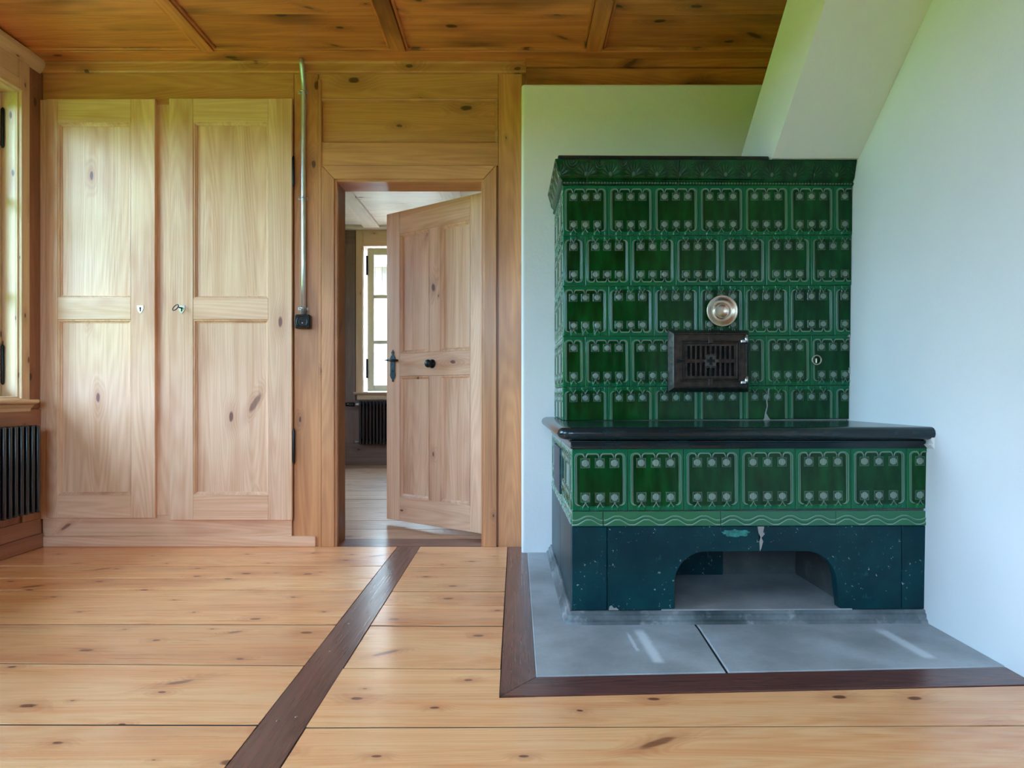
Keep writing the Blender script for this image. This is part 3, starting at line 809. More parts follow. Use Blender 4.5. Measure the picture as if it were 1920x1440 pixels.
for i, (a, b) in enumerate(FAR_SIDE_WIN):
    w = empty('window_%d' % (i + 7), (FX0, (a + b) / 2, WZ0), 'side window of the next room past the doorway', 'window', kind='structure')
    m = (a + b) / 2
    bl = []
    for p, q in ((a, m), (m, b)):
        bl += [(FX0 - 0.1, FX0 - 0.06, p, p + 0.06, WZ0, WZ1), (FX0 - 0.1, FX0 - 0.06, q - 0.06, q, WZ0, WZ1), (FX0 - 0.1, FX0 - 0.06, p + 0.06, q - 0.06, WZ0, WZ0 + 0.07), (FX0 - 0.1, FX0 - 0.06, p + 0.06, q - 0.06, WZ1 - 0.07, WZ1)]
        box('pane', FX0 - 0.085, FX0 - 0.082, p + 0.055, q - 0.055, WZ0 + 0.06, WZ1 - 0.06, 'glass', w, 0)
    boxes_mesh('window_frame', bl, 'sash', w)
    box('sill', FX0 - 0.1, FX0 + 0.05, a - 0.05, b + 0.05, WZ0 - 0.03, WZ0, 'winy', w)
# house across the yard, glimpsed through the far window
nb = empty('neighbour_house', (-3, 16, -0.65), 'white house with shingled gable band outside the far window', 'building')
box('wall', -8, 2.5, 16, 22, -0.65, 3.0, 'white_metal', nb)
box('wall_band', -8, 2.5, 15.96, 22, 3.0, 3.12, 'white_metal', nb)
for r in range(4):
    for c in range(30):
        box('shingle', -5.0 + c * 0.16, -5.0 + c * 0.16 + 0.155, 15.90 - 0.012 * (3 - r) * 0 + r * 0.012, 15.96 + r * 0.012, 3.12 + r * 0.15, 3.29 + r * 0.15, 'shingle', nb, 0)
box('gable_wall', -8, 2.5, 15.97, 22, 3.12, 3.8, 'shell', nb)
box('eave_board', -8, 2.5, 15.6, 16.2, 3.80, 3.98, 'white_metal', nb)
box('eave_board', -8, 2.5, 15.5, 16.2, 4.02, 4.2, 'white_metal', nb)
poly('roof', [(15.3, 4.2), (19, 6.8), (22.7, 4.2)], 'x', -8.3, 2.8, 'shingle', nb)

# radiators
def fin_mesh(dx, dz, th):
    bm = bmesh.new()
    bmesh.ops.create_cube(bm, size=1.0)
    bmesh.ops.scale(bm, vec=(dx, th, dz), verts=bm.verts)
    bmesh.ops.bevel(bm, geom=bm.edges[:], offset=th * 0.22, segments=2, affect='EDGES', profile=0.5)
    me = bm_mesh(bm, 'fin')
    me.materials.append(M['radiator'])
    for p in me.polygons: p.use_smooth = True
    return me
ra = empty('radiator', (XL + 0.07, 3.0, 0.209), 'black finned radiator under the spruce window', 'radiator')
fm = fin_mesh(0.062, 0.437, 0.020)
for i in range(29):
    link('fin', fm, None, ra, (XL + 0.072, 3.484 - 0.0385 * i, 0.2095 + 0.2185))
for z in (0.25, 0.60):
    tube('header_pipe', [(XL + 0.072, 3.47, z), (XL + 0.072, 3.484 - 0.0385 * 28, z)], 0.014, 'radiator', ra)
for y in (3.35, 2.5):
    for z in (0.27, 0.58):
        box('bracket', XL + 0.002, XL + 0.06, y, y + 0.008, z - 0.01, z + 0.01, 'black_iron', ra)
rb = empty('radiator', (-1.3, FAR_Y - 0.09, 0.24), 'black finned radiator below the cream window beyond the doorway', 'radiator')
fm2 = fin_mesh(0.026, 0.486, 0.016)
fb = bmesh.new()
bmesh.ops.create_cube(fb, size=1.0)
bmesh.ops.scale(fb, vec=(0.024, 0.06, 0.486), verts=fb.verts)
bmesh.ops.bevel(fb, geom=fb.edges[:], offset=0.005, segments=2, affect='EDGES', profile=0.5)
fm2 = bm_mesh(fb, 'fin'); fm2.materials.append(M['radiator'])
for i in range(24):
    link('fin', fm2, None, rb, (-1.755 + 0.0385 * i, FAR_Y - 0.085, 0.484))
for z in (0.29, 0.68):
    tube('header_pipe', [(-1.755, FAR_Y - 0.085, z), (-1.755 + 0.0385 * 23, FAR_Y - 0.085, z)], 0.016, 'radiator', rb)
for x in (-1.6, -1.05):
    box('bracket', x, x + 0.01, FAR_Y - 0.07, FAR_Y - 0.013, 0.3, 0.33, 'black_iron', rb)
tube('valve', [(-1.76, FAR_Y - 0.085, 0.69), (-1.82, FAR_Y - 0.085, 0.69)], 0.014, 'steel', rb)
tube('valve_knob', [(-1.82, FAR_Y - 0.085, 0.69), (-1.83, FAR_Y - 0.085, 0.69), (-1.92, FAR_Y - 0.085, 0.69), (-1.93, FAR_Y - 0.085, 0.69)], [0.018, 0.026, 0.024, 0.016], 'bakelite', rb, 14)
tube('return_valve', [(-1.76, FAR_Y - 0.085, 0.27), (-1.83, FAR_Y - 0.085, 0.27)], 0.014, 'steel', rb)

# ---- the open door leaf
HX, HYD = -0.172, 3.832
DR = empty('door_1', (HX, HYD, 0.0), 'four panelled pale pine door standing ajar', 'door', rotz=-math.radians(37.4), kind='structure')
DW, DZ0, DZ1 = 0.80, 0.028, 1.922
def d(n, t0, t1, z0, z1, m, y0=-0.0, y1=0.04, bev=0.002):
    return box(n, -t1, -t0, y0, y1, z0, z1, m, DR, bev, local=True)
d('hinge_stile', 0.0, 0.112, DZ0, DZ1, 'dorz')
d('lock_stile', 0.684, DW, DZ0, DZ1, 'dorz')
d('rail', 0.112, 0.684, 1.782, DZ1, 'dorx', 0.0004)
d('rail', 0.112, 0.684, 0.912, 1.052, 'dorx', 0.0004)
d('rail', 0.112, 0.684, DZ0, 0.176, 'dorx', 0.0004)
for z0, z1 in ((0.176, 0.912), (1.052, 1.782)):
    d('muntin', 0.343, 0.434, z0, z1, 'dorz', 0.0004)
    for t0, t1 in ((0.112, 0.343), (0.434, 0.684)):
        d('panel', t0, t1, z0, z1, 'dorz', 0.013, 0.030)
        frame_ring('panel_moulding', -t1, -t0, z0, z1, [(0.0, 0.0), (0.003, -0.003), (0.007, -0.003), (0.017, -0.012), (0.020, -0.0135)], 'dorz', DR, local=True)
# lock plate, lever, knob, hinges
lp = [(0, 0.092), (0.004, 0.084), (0.011, 0.074), (0.006, 0.062), (0.016, 0.048), (0.021, 0.034), (0.018, 0.02), (0.018, -0.05), (0.021, -0.066), (0.012, -0.084), (0.004, -0.092), (0.005, -0.102), (0, -0.106)]
lp = lp + [(-a, b) for a, b in lp[-2:0:-1]]
poly('lock_plate', [(-0.742 + a * 1.15, 0.985 + b) for a, b in lp], 'y', -0.004, 0.0, 'blue_iron', DR, local=True)
tube('lever', [(-0.742, -0.001, 1.012), (-0.742, -0.03, 1.012), (-0.735, -0.042, 1.012), (-0.70, -0.045, 1.010), (-0.655, -0.042, 1.008)], [0.008, 0.007, 0.007, 0.007, 0.006], 'black_iron', DR, 10, local=True)
tube('lever_end', [(-0.742, -0.035, 1.012), (-0.775, -0.038, 1.012)], [0.007, 0.003], 'black_iron', DR, 8, local=True)
poly('keyhole', [(-0.742 + 0.006 * math.cos(t), 0.945 + 0.006 * math.sin(t)) for t in [i * PI / 6 for i in range(12)]], 'y', -0.0055, -0.004, 'black', DR, local=True)
lathe('knob', [(0.0, 0.0), (0.026, 0.0), (0.026, 0.005), (0.010, 0.008), (0.009, 0.022), (0.020, 0.028), (0.024, 0.036), (0.021, 0.044), (0.0, 0.047)], 'black_iron', DR, (-0.405, 0.0, 0.982), 24, TOY, True)
for hz in (0.3, 1.65):
    tube('hinge', [(0.006, 0.012, hz - 0.07), (0.006, 0.012, hz + 0.07)], 0.009, 'black_iron', DR, 10, local=True)

# ---- conduit and socket on the stile
cx = wx(571)
cd = empty('cable_conduit', (cx, YW - 0.016, wz(592)), 'galvanised steel cable tube rising from the black socket to the ceiling', 'conduit')
tube('pipe', [(cx, YW - 0.016, wz(592)), (cx, YW - 0.016, 1.5), (cx, YW - 0.016, 2.0), (cx, YW - 0.016, wz(168)), (cx, YW - 0.019, wz(160)), (cx, YW - 0.028, wz(150)), (cx, YW - 0.048, wz(130)), (cx, YW - 0.056, 2.543)], 0.0125, 'galv', cd, 16)
for py in (174, 373, 579):
    z = wz(py)
    cp = box('clamp_tab', cx - 0.034, cx - 0.008, YW - 0.003, YW, z - 0.008, z + 0.008, 'steel', cd, 0.002)
    box('clamp_tab', cx + 0.008, cx + 0.020, YW - 0.003, YW, z - 0.008, z + 0.008, 'steel', cd, 0.002)
    tube('clamp_band', [(cx + 0.0145 * math.cos(t), YW - 0.016 - 0.0145 * math.sin(t), z) for t in [-0.6 + i * (PI + 1.2) / 14 for i in range(15)]], 0.003, 'steel', cd, 6)
    lathe('screw', [(0.0, 0.0), (0.005, 0.0), (0.004, 0.003), (0.0, 0.004)], 'steel', cd, (cx - 0.026, YW - 0.003, z), 12, TOY)
sk = empty('power_socket', (cx - 0.002, YW, wz(604)), 'black bakelite surface socket below the steel tube', 'socket')
def rrect(cx, cz, w, h, r, n=6):
    P = []
    for sx, sz, a0 in ((1, 1, 0), (-1, 1, 90), (-1, -1, 180), (1, -1, 270)):
        for i in range(n + 1):
            a = math.radians(a0 + 90 * i / n)
            P.append((cx + sx * (w / 2 - r) + r * math.cos(a), cz + sz * (h / 2 - r) + r * math.sin(a)))
    return P
sx_, sz_ = wx(570.5), wz(604)
poly('body', rrect(sx_, sz_, 0.082, 0.074, 0.012), 'y', YW - 0.036, YW, 'bakelite', sk, bev=0.005)
lathe('cover_ring', [(0.031, 0.0), (0.031, 0.003), (0.028, 0.005), (0.025, 0.003), (0.024, -0.001), (0.0, -0.001)], 'bakelite', sk, (sx_, YW - 0.0362, sz_), 32, TOY)
for dx in (-0.0095, 0.0095):
    lathe('contact_hole', [(0.0, 0.0006), (0.003, 0.0006), (0.003, 0.0)], 'black', sk, (sx_ + dx, YW - 0.0362, sz_ + 0.002), 10, TOY)
lathe('screw', [(0.0, 0.002), (0.003, 0.0015), (0.003, 0.0)], 'steel', sk, (sx_ + 0.001, YW - 0.0362, sz_ - 0.008), 10, TOY)

# ================================================================== HEARTH
he = empty('hearth', (0.6, 2.0, 0), 'grey stone hearth slab edged with dark walnut boards', 'hearth')
def hy(x, off=0.0): return HY0 + off + HSL * (x - HBX)
IX = 0.056
g2 = 0.002
YB = 3.50
JX0, JX1 = 0.622, 0.606
poly('slab', [(IX, hy(IX, 0.125)), (JX1 - 0.004, hy(JX1, 0.125)), (JX0 - 0.004, 2.36), (JX0 - 0.004, YB), (IX, YB)], 'z', -0.03, 0.004, 'hearth', he, bev=0.003)
poly('slab', [(JX1 + 0.004, hy(JX1, 0.125)), (XR, hy(XR, 0.125)), (XR, YB), (JX0 + 0.004, YB), (JX0 + 0.004, 2.36)], 'z', -0.03, 0.004, 'hearth', he, bev=0.003)
poly('joint_mortar', [(JX1 - 0.004, hy(JX1, 0.125)), (JX1 + 0.004, hy(JX1, 0.125)), (JX0 + 0.004, 2.4), (JX0 - 0.004, 2.4)], 'z', -0.03, -0.002, 'iron', he)
poly('border_board', [(HBX + g2, HY0 + g2), (IX - 0.001, hy(IX, 0.122)), (IX - 0.001, 3.64), (HBX + g2, 3.64)], 'z', -0.025, 0.002, 'waly', he, bev=0.001)
poly('border_board', [(HBX + g2 + 0.001, HY0 + g2), (XR, hy(XR) + g2), (XR, hy(XR, 0.122)), (IX, hy(IX, 0.122))], 'z', -0.025, 0.002, 'walx', he, bev=0.001)
# ================================================================== TILED STOVE
SXL, SXB = 0.201, 0.187            # left faces: upper stove, bench
YU, YBN = 3.00, 2.43               # front faces: upper stove, bench
YBK = 3.50
TW, TH = 0.1965, 0.2178
ST = empty('tiled_stove', (0.8, 2.95, 0.004), 'green glazed tile stove with a dark heated bench', 'stove')

def seg_dist(U, V, pts):
    dmin = np.full(U.shape, 1e9)
    for (x0, y0), (x1, y1) in zip(pts, pts[1:]):
        dx, dy = x1 - x0, y1 - y0
        L2 = dx * dx + dy * dy + 1e-12
        t = np.clip(((U - x0) * dx + (V - y0) * dy) / L2, 0, 1)
        dmin = np.minimum(dmin, np.hypot(U - x0 - t * dx, V - y0 - t * dy))
    return dmin
def arc(cx, cy, r, a0, a1, n=6):
    return [(cx + r * math.cos(math.radians(a0 + (a1 - a0) * i / n)), cy + r * math.sin(math.radians(a0 + (a1 - a0) * i / n))) for i in range(n + 1)]
def relief(U, V, W, H, cols):
    """Tile relief in millimetres: arches at the top, stems at the bottom. Returns height, wear mask, field mask."""
    h = np.zeros(U.shape); wear = np.zeros(U.shape)
    edge = np.minimum(np.minimum(U, W - U), np.minimum(V, H - V))
    L, R, T = 11.0, W - 11.0, H - 16.0
    # inside of the frame
    rr = 16.0
    qx = np.abs(U - W / 2) - (W / 2 - 14 - rr); qy = np.abs(V - (H / 2 - 1)) - (H / 2 - 17 - rr)
    sd = np.hypot(np.maximum(qx, 0), np.maximum(qy, 0)) + np.minimum(np.maximum(qx, qy), 0) - rr
    inside = 1 / (1 + np.exp(np.clip(sd / 1.2, -30, 30)))
    h -= 2.2 * inside
    lines = []
    sqt, sqb = H - 50.0, 48.0
    c0, c1 = cols[0], cols[-1]
    def side(xl, r, top, cx, sgn):
        pts = [(cx - sgn * 13, 12)] if False else []
        bot = 20.0
        p = arc(xl + sgn * r, bot + r, r, 270 if sgn > 0 else 270, 180 if sgn > 0 else 360)
        q = arc(xl + sgn * r, top - r, r, 180 if sgn > 0 else 0, 90)
        ex = cx - sgn * 3
        rx = 11.0
        e = [(ex - sgn * rx, top)] + [(ex - sgn * rx + sgn * rx * math.sin(a), top - 13 + 13 * math.cos(a)) for a in [i * PI / 12 for i in range(1, 7)]]
        return p + q + e
    for off, wt in ((0.0, 1.0), (5.5, 1.0)):
        lines.append(side(L + off, 15 - off * .6, T - off * .55, c0, 1))
        lines.append(side(R - off, 15 - off * .6, T - off * .55, c1, -1))
    for a, b in zip(cols, cols[1:]):
        for off in (0.0, 4.0):
            t = T - off * .6
            e1 = [(a + 3 + 11 - 11 * math.sin(x), t - 13 + 13 * math.cos(x)) for x in [i * PI / 12 for i in range(6, 0, -1)]]
            e2 = [(b - 3 - 11 + 11 * math.sin(x), t - 13 + 13 * math.cos(x)) for x in [i * PI / 12 for i in range(1, 7)]]
            lines.append(e1 + e2)
    for pts in lines:
        d = seg_dist(U, V, pts)
        rg = np.exp(-(d / 1.5) ** 2)
        h += 2.3 * rg
        wear = np.maximum(wear, 0.8 * np.exp(-(d / 0.95) ** 2))
    for cxm in cols:
        # flat column through the field
        col = 1 / (1 + np.exp(np.clip((np.abs(U - cxm) - 19) / 3.0, -30, 30)))
        h += 0.12 * col * inside
        for cy in (sqt, sqb):
            du, dv = np.abs(U - cxm), np.abs(V - cy)
            m = np.maximum(du, dv)
            sq = 1 / (1 + np.exp(np.clip((m - 16.5) / 0.5, -30, 30)))
            rad = np.hypot(U - cxm, V - cy)
            edge_sq = np.exp(-((m - 15.5) / 1.0) ** 2) * (m < 18)
            disc = (rad < 12.3)
            ring = np.exp(-((rad - 14.0) / 1.1) ** 2)
            dome = np.sqrt(np.clip(1 - (rad / 12.6) ** 2, 0, 1))
            ribs = 0.5 + 0.5 * np.cos((U - cxm) * 2 * PI / 5.0)
            h += sq * (1.6 - 1.3 * ring) + edge_sq * 0.9
            h += np.where(disc, 1.6 * dome + 0.9 * ribs * dome, 0)
            wear = np.maximum(wear, np.where(disc, 0.12 + 0.88 * ribs, 0) * 0.95)
            wear = np.maximum(wear, 0.30 * edge_sq)
            wear = np.maximum(wear, 0.07 * sq)
        # stem below the lower square, with crossing curves
        st = 1 / (1 + np.exp(np.clip((np.abs(U - cxm) - 13) / 0.8, -30, 30))) * (V < 31)
        waist = 1.0 - 0.5 * np.exp(-((V - 14) / 2.2) ** 2)
        h += 2.6 * st * waist
        for s in (-1, 1):
            pts = [(cxm + s * (1.0 + 9.5 * (i / 6) ** 1.8), 31 - 17 * i / 6) for i in range(7)]
            d = seg_dist(U, V, pts)
            h += 1.1 * np.exp(-(d / 1.1) ** 2); wear = np.maximum(wear, 0.6 * np.exp(-(d / 1.0) ** 2))
    # hollows between the stems
    low = 1 / (1 + np.exp(np.clip((V - 13) / 1.5, -30, 30))) * (np.abs(U - W / 2) < W / 2 - 16)
    gap = np.ones(U.shape)
    for cxm in cols:
        gap *= 1 - 1 / (1 + np.exp(np.clip((np.abs(U - cxm) - 13) / 0.8, -30, 30)))
    h -= 3.0 * low * gap
    h -= 3.0 * np.exp(-edge / 1.3)
    wear = np.maximum(wear, 0.5 * np.exp(-(edge / 0.9) ** 2))
    return h, wear, inside

def field_mesh(name, us, vs, H, W_, F_, mat, back=0.016, to3=None):
    nu, nv = len(us), len(vs)
    U, V = np.meshgrid(us, vs)
    verts = [to3(U[j, i], V[j, i], H[j, i]) for j in range(nv) for i in range(nu)]
    faces = [(j * nu + i, j * nu + i + 1, (j + 1) * nu + i + 1, (j + 1) * nu + i) for j in range(nv - 1) for i in range(nu - 1)]
    border = [i for i in range(nu)] + [j * nu + nu - 1 for j in range(1, nv)] + [(nv - 1) * nu + i for i in range(nu - 2, -1, -1)] + [j * nu for j in range(nv - 2, 0, -1)]
    base = len(verts)
    fu, fv = U.ravel(), V.ravel()
    for b in border:
        verts.append(to3(fu[b], fv[b], -back * 1000))
    nb_ = len(border)
    for i in range(nb_):
        a, b = border[i], border[(i + 1) % nb_]
        faces.append((b, a, base + i, base + (i + 1) % nb_))
    me = bpy.data.meshes.new(name)
    me.from_pydata(verts, [], faces)
    for nm, arr in (('wear', W_), ('field', F_)):
        at = me.attributes.new(nm, 'FLOAT', 'POINT')
        vals = np.concatenate([arr.ravel(), np.zeros(nb_)]).astype(np.float32)
        at.data.foreach_set('value', vals)
    sm = np.ones(len(me.polygons), dtype=bool)
    sm[-nb_:] = False
    me.polygons.foreach_set('use_smooth', sm)
    me.materials.append(M[mat])
    me.update()
    return me
TILES = {}
COLS = (47.0, 98.2, 149.5)
def tile_mesh(W, cols, flip, u0, u1, v0, v1, res):
    key = (round(W), cols, flip, round(u0), round(u1), round(v0), round(v1), res)
    if key in TILES:
        return TILES[key]
    H = TH * 1000
    us = np.linspace(u0, u1, max(3, int((u1 - u0) / res) + 1)); vs_ = np.linspace(v0, v1, max(3, int((v1 - v0) / res) + 1))
    U, V = np.meshgrid(us, vs_)
    h, w, f = relief(U, (H - V) if flip else V, W, H, cols)
    # soften the crop edge too
    e = np.minimum(np.minimum(U - u0, u1 - U), np.minimum(V - v0, v1 - V))
    h = np.where(e < 0.1, np.minimum(h, -2.5), h)
    cu, cv = (u0 + u1) / 2, (v0 + v1) / 2
    to3 = lambda u, v, hh: ((u - cu) / 1000, -hh / 1000, (v - cv) / 1000)
    TILES[key] = field_mesh('tile', us, vs_, h, w, f, 'glaze', 0.016, to3)
    return TILES[key]
GAP = 0.75
RISE = 0.006
def place_tile(x, z, W, cols, flip, face='front', u1=None, v0=0.0, res=1.4, yface=YU, xface=SXL, tilt=True):
    """x: left edge (front) or near edge towards the camera (side); z: bottom of the full tile."""
    u0, u1 = GAP, (u1 if u1 else W - GAP)
    va, vb = max(GAP, v0), TH * 1000 - GAP
    me = tile_mesh(W, cols, flip, u0, u1, va, vb, res)
    cu, cv = (u0 + u1) / 2000, (va + vb) / 2000
    j = random.uniform(-0.0007, 0.0007)
    if face == 'front':
        o = link('tile', me, None, ST, (x + cu, yface + j, z + cv + (x + cu - SXL) * RISE))
    else:
        o = bpy.data.objects.new('tile', me); C.objects.link(o)
        o.location = (xface + j, x - cu, z + cv)
        o.rotation_euler = (0, 0, -PI / 2)
        adopt(o, ST)
    if tilt:
        a = random.uniform(-0.0035, 0.0035)
        o.rotation_euler = (random.uniform(-0.003, 0.003), -RISE if face == 'front' else 0, o.rotation_euler.z + a)
    return o
HALF, HCOL = 95.0, (47.5,)
ROWZ = [1.704 - TH * (i + 1) for i in range(5)]      # bottoms of the five rows, top row first
BENCH_Z = 0.688
XEND = XR - 0.006
for r, zb in enumerate(ROWZ):
    x = SXL
    XEND = xr(zb + 0.1) - 0.001
    if r in (1, 3):
        place_tile(x, zb, HALF, HCOL, r == 1)
        x += HALF / 1000
    i = 0
    while x < XEND - 0.02:
        flip = {0: False, 1: True, 2: i > 0, 3: False, 4: i < 6}[r]
        rem = (XEND - x) * 1000
        u1 = None if rem >= TW * 1000 else rem
        v0 = 0.0 if r < 4 else (BENCH_Z - zb) * 1000 + 1.0
        place_tile(x, zb, TW * 1000, COLS, flip, u1=u1, v0=v0)
        x += TW; i += 1
    # left return of the stove
    y, first = YBK, True
    yy = YU + 0.016
    y = YBK
    n = 0
    ys = []
    cur = YBK
    while cur > yy + 0.02:
        w = min(TW, cur - yy)
        ys.append((cur, w)); cur -= w
    for (cy_, w) in ys:
        u1 = None if w > TW - 1e-6 else w * 1000
        place_tile(cy_, zb, TW * 1000, COLS, r in (1, 2), 'side', u1=u1, v0=0.0 if r < 4 else (BENCH_Z - zb) * 1000 + 1.0, res=3.0)
# bench tiles
BZ = 0.392
XEND = xr(0.5) - 0.001
x = SXB
while x < XEND - 0.02:
    rem = (XEND - x) * 1000
    place_tile(x, BZ, TW * 1000, COLS, False, u1=None if rem >= TW * 1000 else rem, yface=YBN)
    x += TW
cur = YBK
while cur > YBN + 0.03:
    w = min(TW, cur - YBN - 0.016)
    place_tile(cur, BZ, TW * 1000, COLS, False, 'side', u1=None if w > TW - 1e-6 else w * 1000, res=3.0, xface=SXB)
    cur -= w

# wavy strip tiles under the bench tiles
WZA, WZB = 0.340, 0.3915
def wave_mesh(L0, L1, res=1.8):
    us = np.arange(L0, L1 + 0.01, res); H = (WZB - WZA) * 1000
    vs_ = np.linspace(0.5, H - 0.5, 30)
    U, V = np.meshgrid(us, vs_)
    lam = 101.0
    w = np.clip(0.5 - 0.56 * np.cos((U - 8) * 2 * PI / lam), 0, 1)
    base = 6 + 18 * w
    h = np.zeros(U.shape); wear = np.full(U.shape, 0.09)
    d1, d2 = V - base, V - (base * 0.8 + 17.5)
    h += 3.4 / (1 + np.exp(d1 / 0.8))
    band = 1 / (1 + np.exp(-(d1 - 4.0) / 0.7)) / (1 + np.exp(d2 / 0.7))
    h += 2.8 * band
    h -= 1.6 * np.exp(-((d1 - 2.2) / 1.2) ** 2)
    h -= 1.4 * np.exp(-((d2 - 2.2) / 1.6) ** 2)
    wear = wear + 0.85 * np.exp(-((d1 + 0.8) / 1.1) ** 2) + 0.7 * np.exp(-((d2 + 0.9) / 1.1) ** 2)
    e = np.minimum(np.minimum(U - L0, L1 - U), np.minimum(V, H - V))
    h -= 2.5 * np.exp(-e / 1.2)
    wear = np.maximum(wear, 0.4 * np.exp(-(e / 1.0) ** 2))
    cu, cv = (L0 + L1) / 2, H / 2
    return field_mesh('wave_tile', us, vs_, h, wear, np.zeros(U.shape), 'glaze', 0.016, lambda u, v, hh: ((u - cu) / 1000, -hh / 1000, (v - cv) / 1000)), cu / 1000
for a, b in ((SXB, 0.2965), (0.298, 0.709), (0.7105, 1.1155), (1.117, XEND)):
    me, cu = wave_mesh((a - SXB) * 1000, (b - SXB) * 1000)
    link('wave_tile', me, None, ST, (SXB + cu, YBN, (WZA + WZB) / 2))
for a, b in ((2.446, 2.85), (2.852, 3.25), (3.252, 3.5)):
    me, cu = wave_mesh(0, (b - a) * 1000, 3.0)
    o = bpy.data.objects.new('wave_tile', me); C.objects.link(o)
    o.location = (SXB, (a + b) / 2, (WZA + WZB) / 2); o.rotation_euler = (0, 0, -PI / 2)
    adopt(o, ST)

# cores behind the tiles
box('upper_core', SXL + 0.012, XR - 0.001, YU + 0.012, YBK, BENCH_Z, 1.806, 'mortar', ST, 0)
NX0, NX1, NY1, NZ0, NZ1 = 0.50, 1.17, 2.90, 0.050, 0.262
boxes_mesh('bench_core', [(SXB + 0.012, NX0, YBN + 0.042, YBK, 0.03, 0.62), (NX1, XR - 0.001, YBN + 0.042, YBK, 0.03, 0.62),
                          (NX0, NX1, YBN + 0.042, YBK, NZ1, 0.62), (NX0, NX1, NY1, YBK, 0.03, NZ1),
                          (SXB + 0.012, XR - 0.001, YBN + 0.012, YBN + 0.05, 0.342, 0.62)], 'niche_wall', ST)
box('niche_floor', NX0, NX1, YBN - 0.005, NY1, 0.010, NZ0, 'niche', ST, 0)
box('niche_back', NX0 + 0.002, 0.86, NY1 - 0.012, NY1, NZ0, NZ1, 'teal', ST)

# teal slabs with the arched opening
AX0, AX1, AZ1, AR = 0.547, 1.118, 0.250, 0.112
zt, zb_ = 0.3385, 0.046
CXJ = 0.849
def arch_half(side):
    if side < 0:
        pts = [(0.312, zb_), (AX0, zb_)] + [(AX0 + AR - AR * math.cos(t) , AZ1 - AR + AR * math.sin(t)) for t in [i * PI / 20 for i in range(0, 11)]] + [(CXJ - 0.002, AZ1), (CXJ - 0.006, zt), (0.312, zt)]
    else:
        pts = [(CXJ + 0.002, AZ1)] + [(AX1 - AR + AR * math.sin(t), AZ1 - AR + AR * math.cos(t)) for t in [i * PI / 20 for i in range(0, 11)]] + [(AX1 + 0.012, zb_), (1.348, zb_), (1.348, zt), (CXJ + 0.006, zt)]
    return pts
box('base_slab', SXB, 0.3105, YBN, YBN + 0.042, zb_, zt, 'teal', ST, 0.003)
poly('base_slab', arch_half(-1), 'y', YBN, YBN + 0.042, 'teal', ST, bev=0.002)
poly('base_slab', arch_half(1), 'y', YBN, YBN + 0.042, 'teal', ST, bev=0.002)
box('base_slab', 1.3495, XR - 0.001, YBN, YBN + 0.042, zb_, zt, 'teal', ST, 0.003)
box('base_slab', SXB, SXB + 0.03, YBN + 0.043, 2.95, zb_, zt, 'teal', ST, 0.003)
box('base_slab', SXB, SXB + 0.03, 2.952, YBK, zb_, zt, 'teal', ST, 0.003)
def blob(name, cx_, cz_, rx, rz, y, th, mat, seed, n=26, rough=0.25):
    rnd_ = random.Random(seed)
    pts = []
    for i in range(n):
        t = i * 2 * PI / n
        k_ = 1 + rnd_.uniform(-rough, rough)
        pts.append((cx_ + rx * k_ * math.cos(t), cz_ + rz * k_ * math.sin(t)))
    return poly(name, pts, 'y', y - th, y, mat, ST)
blob('bare_glaze_patch', 0.765, 0.315, 0.048, 0.0125, YBN, 0.0006, 'glaze_patch', 3)
poly('mortar_repair', [(0.838, 0.338), (0.862, 0.338), (0.858, 0.318), (0.864, 0.312), (0.852, 0.298), (0.858, 0.286), (0.852, 0.262), (0.847, 0.252), (0.845, 0.285), (0.849, 0.30), (0.842, 0.315)], 'y', YBN - 0.0012, YBN + 0.001, 'mortar', ST)
poly('mortar_repair', [(0.316, 0.047), (0.352, 0.047), (0.342, 0.056), (0.334, 0.054), (0.326, 0.064), (0.318, 0.060)], 'y', YBN - 0.0012, YBN + 0.001, 'mortar', ST)
# crack and mortar in the lowest row of the upper stove, chips along the wall joint
crk = [(1.092, 0.828), (1.097, 0.828), (1.094, 0.80), (1.088, 0.775), (1.090, 0.75), (1.083, 0.72), (1.094, 0.7), (1.104, 0.689), (1.072, 0.689), (1.076, 0.70), (1.079, 0.722), (1.086, 0.75), (1.083, 0.775), (1.089, 0.80)]
poly('mortar_crack', crk, 'y', YU - 0.0030, YU + 0.002, 'mortar', ST)
XEND = xr(0.95) - 0.001
for i, (zz, w_, hh) in enumerate(((1.055, 0.012, 0.012), (0.905, 0.007, 0.03), (0.86, 0.006, 0.012))):
    poly('chipped_edge', [(XEND, zz - hh / 2), (XEND - w_, zz - hh / 4), (XEND - w_ * .5, zz + hh / 6), (XEND - w_ * .8, zz + hh / 3), (XEND, zz + hh / 2)], 'y', YU - 0.0032, YU + 0.002, 'dust', ST)

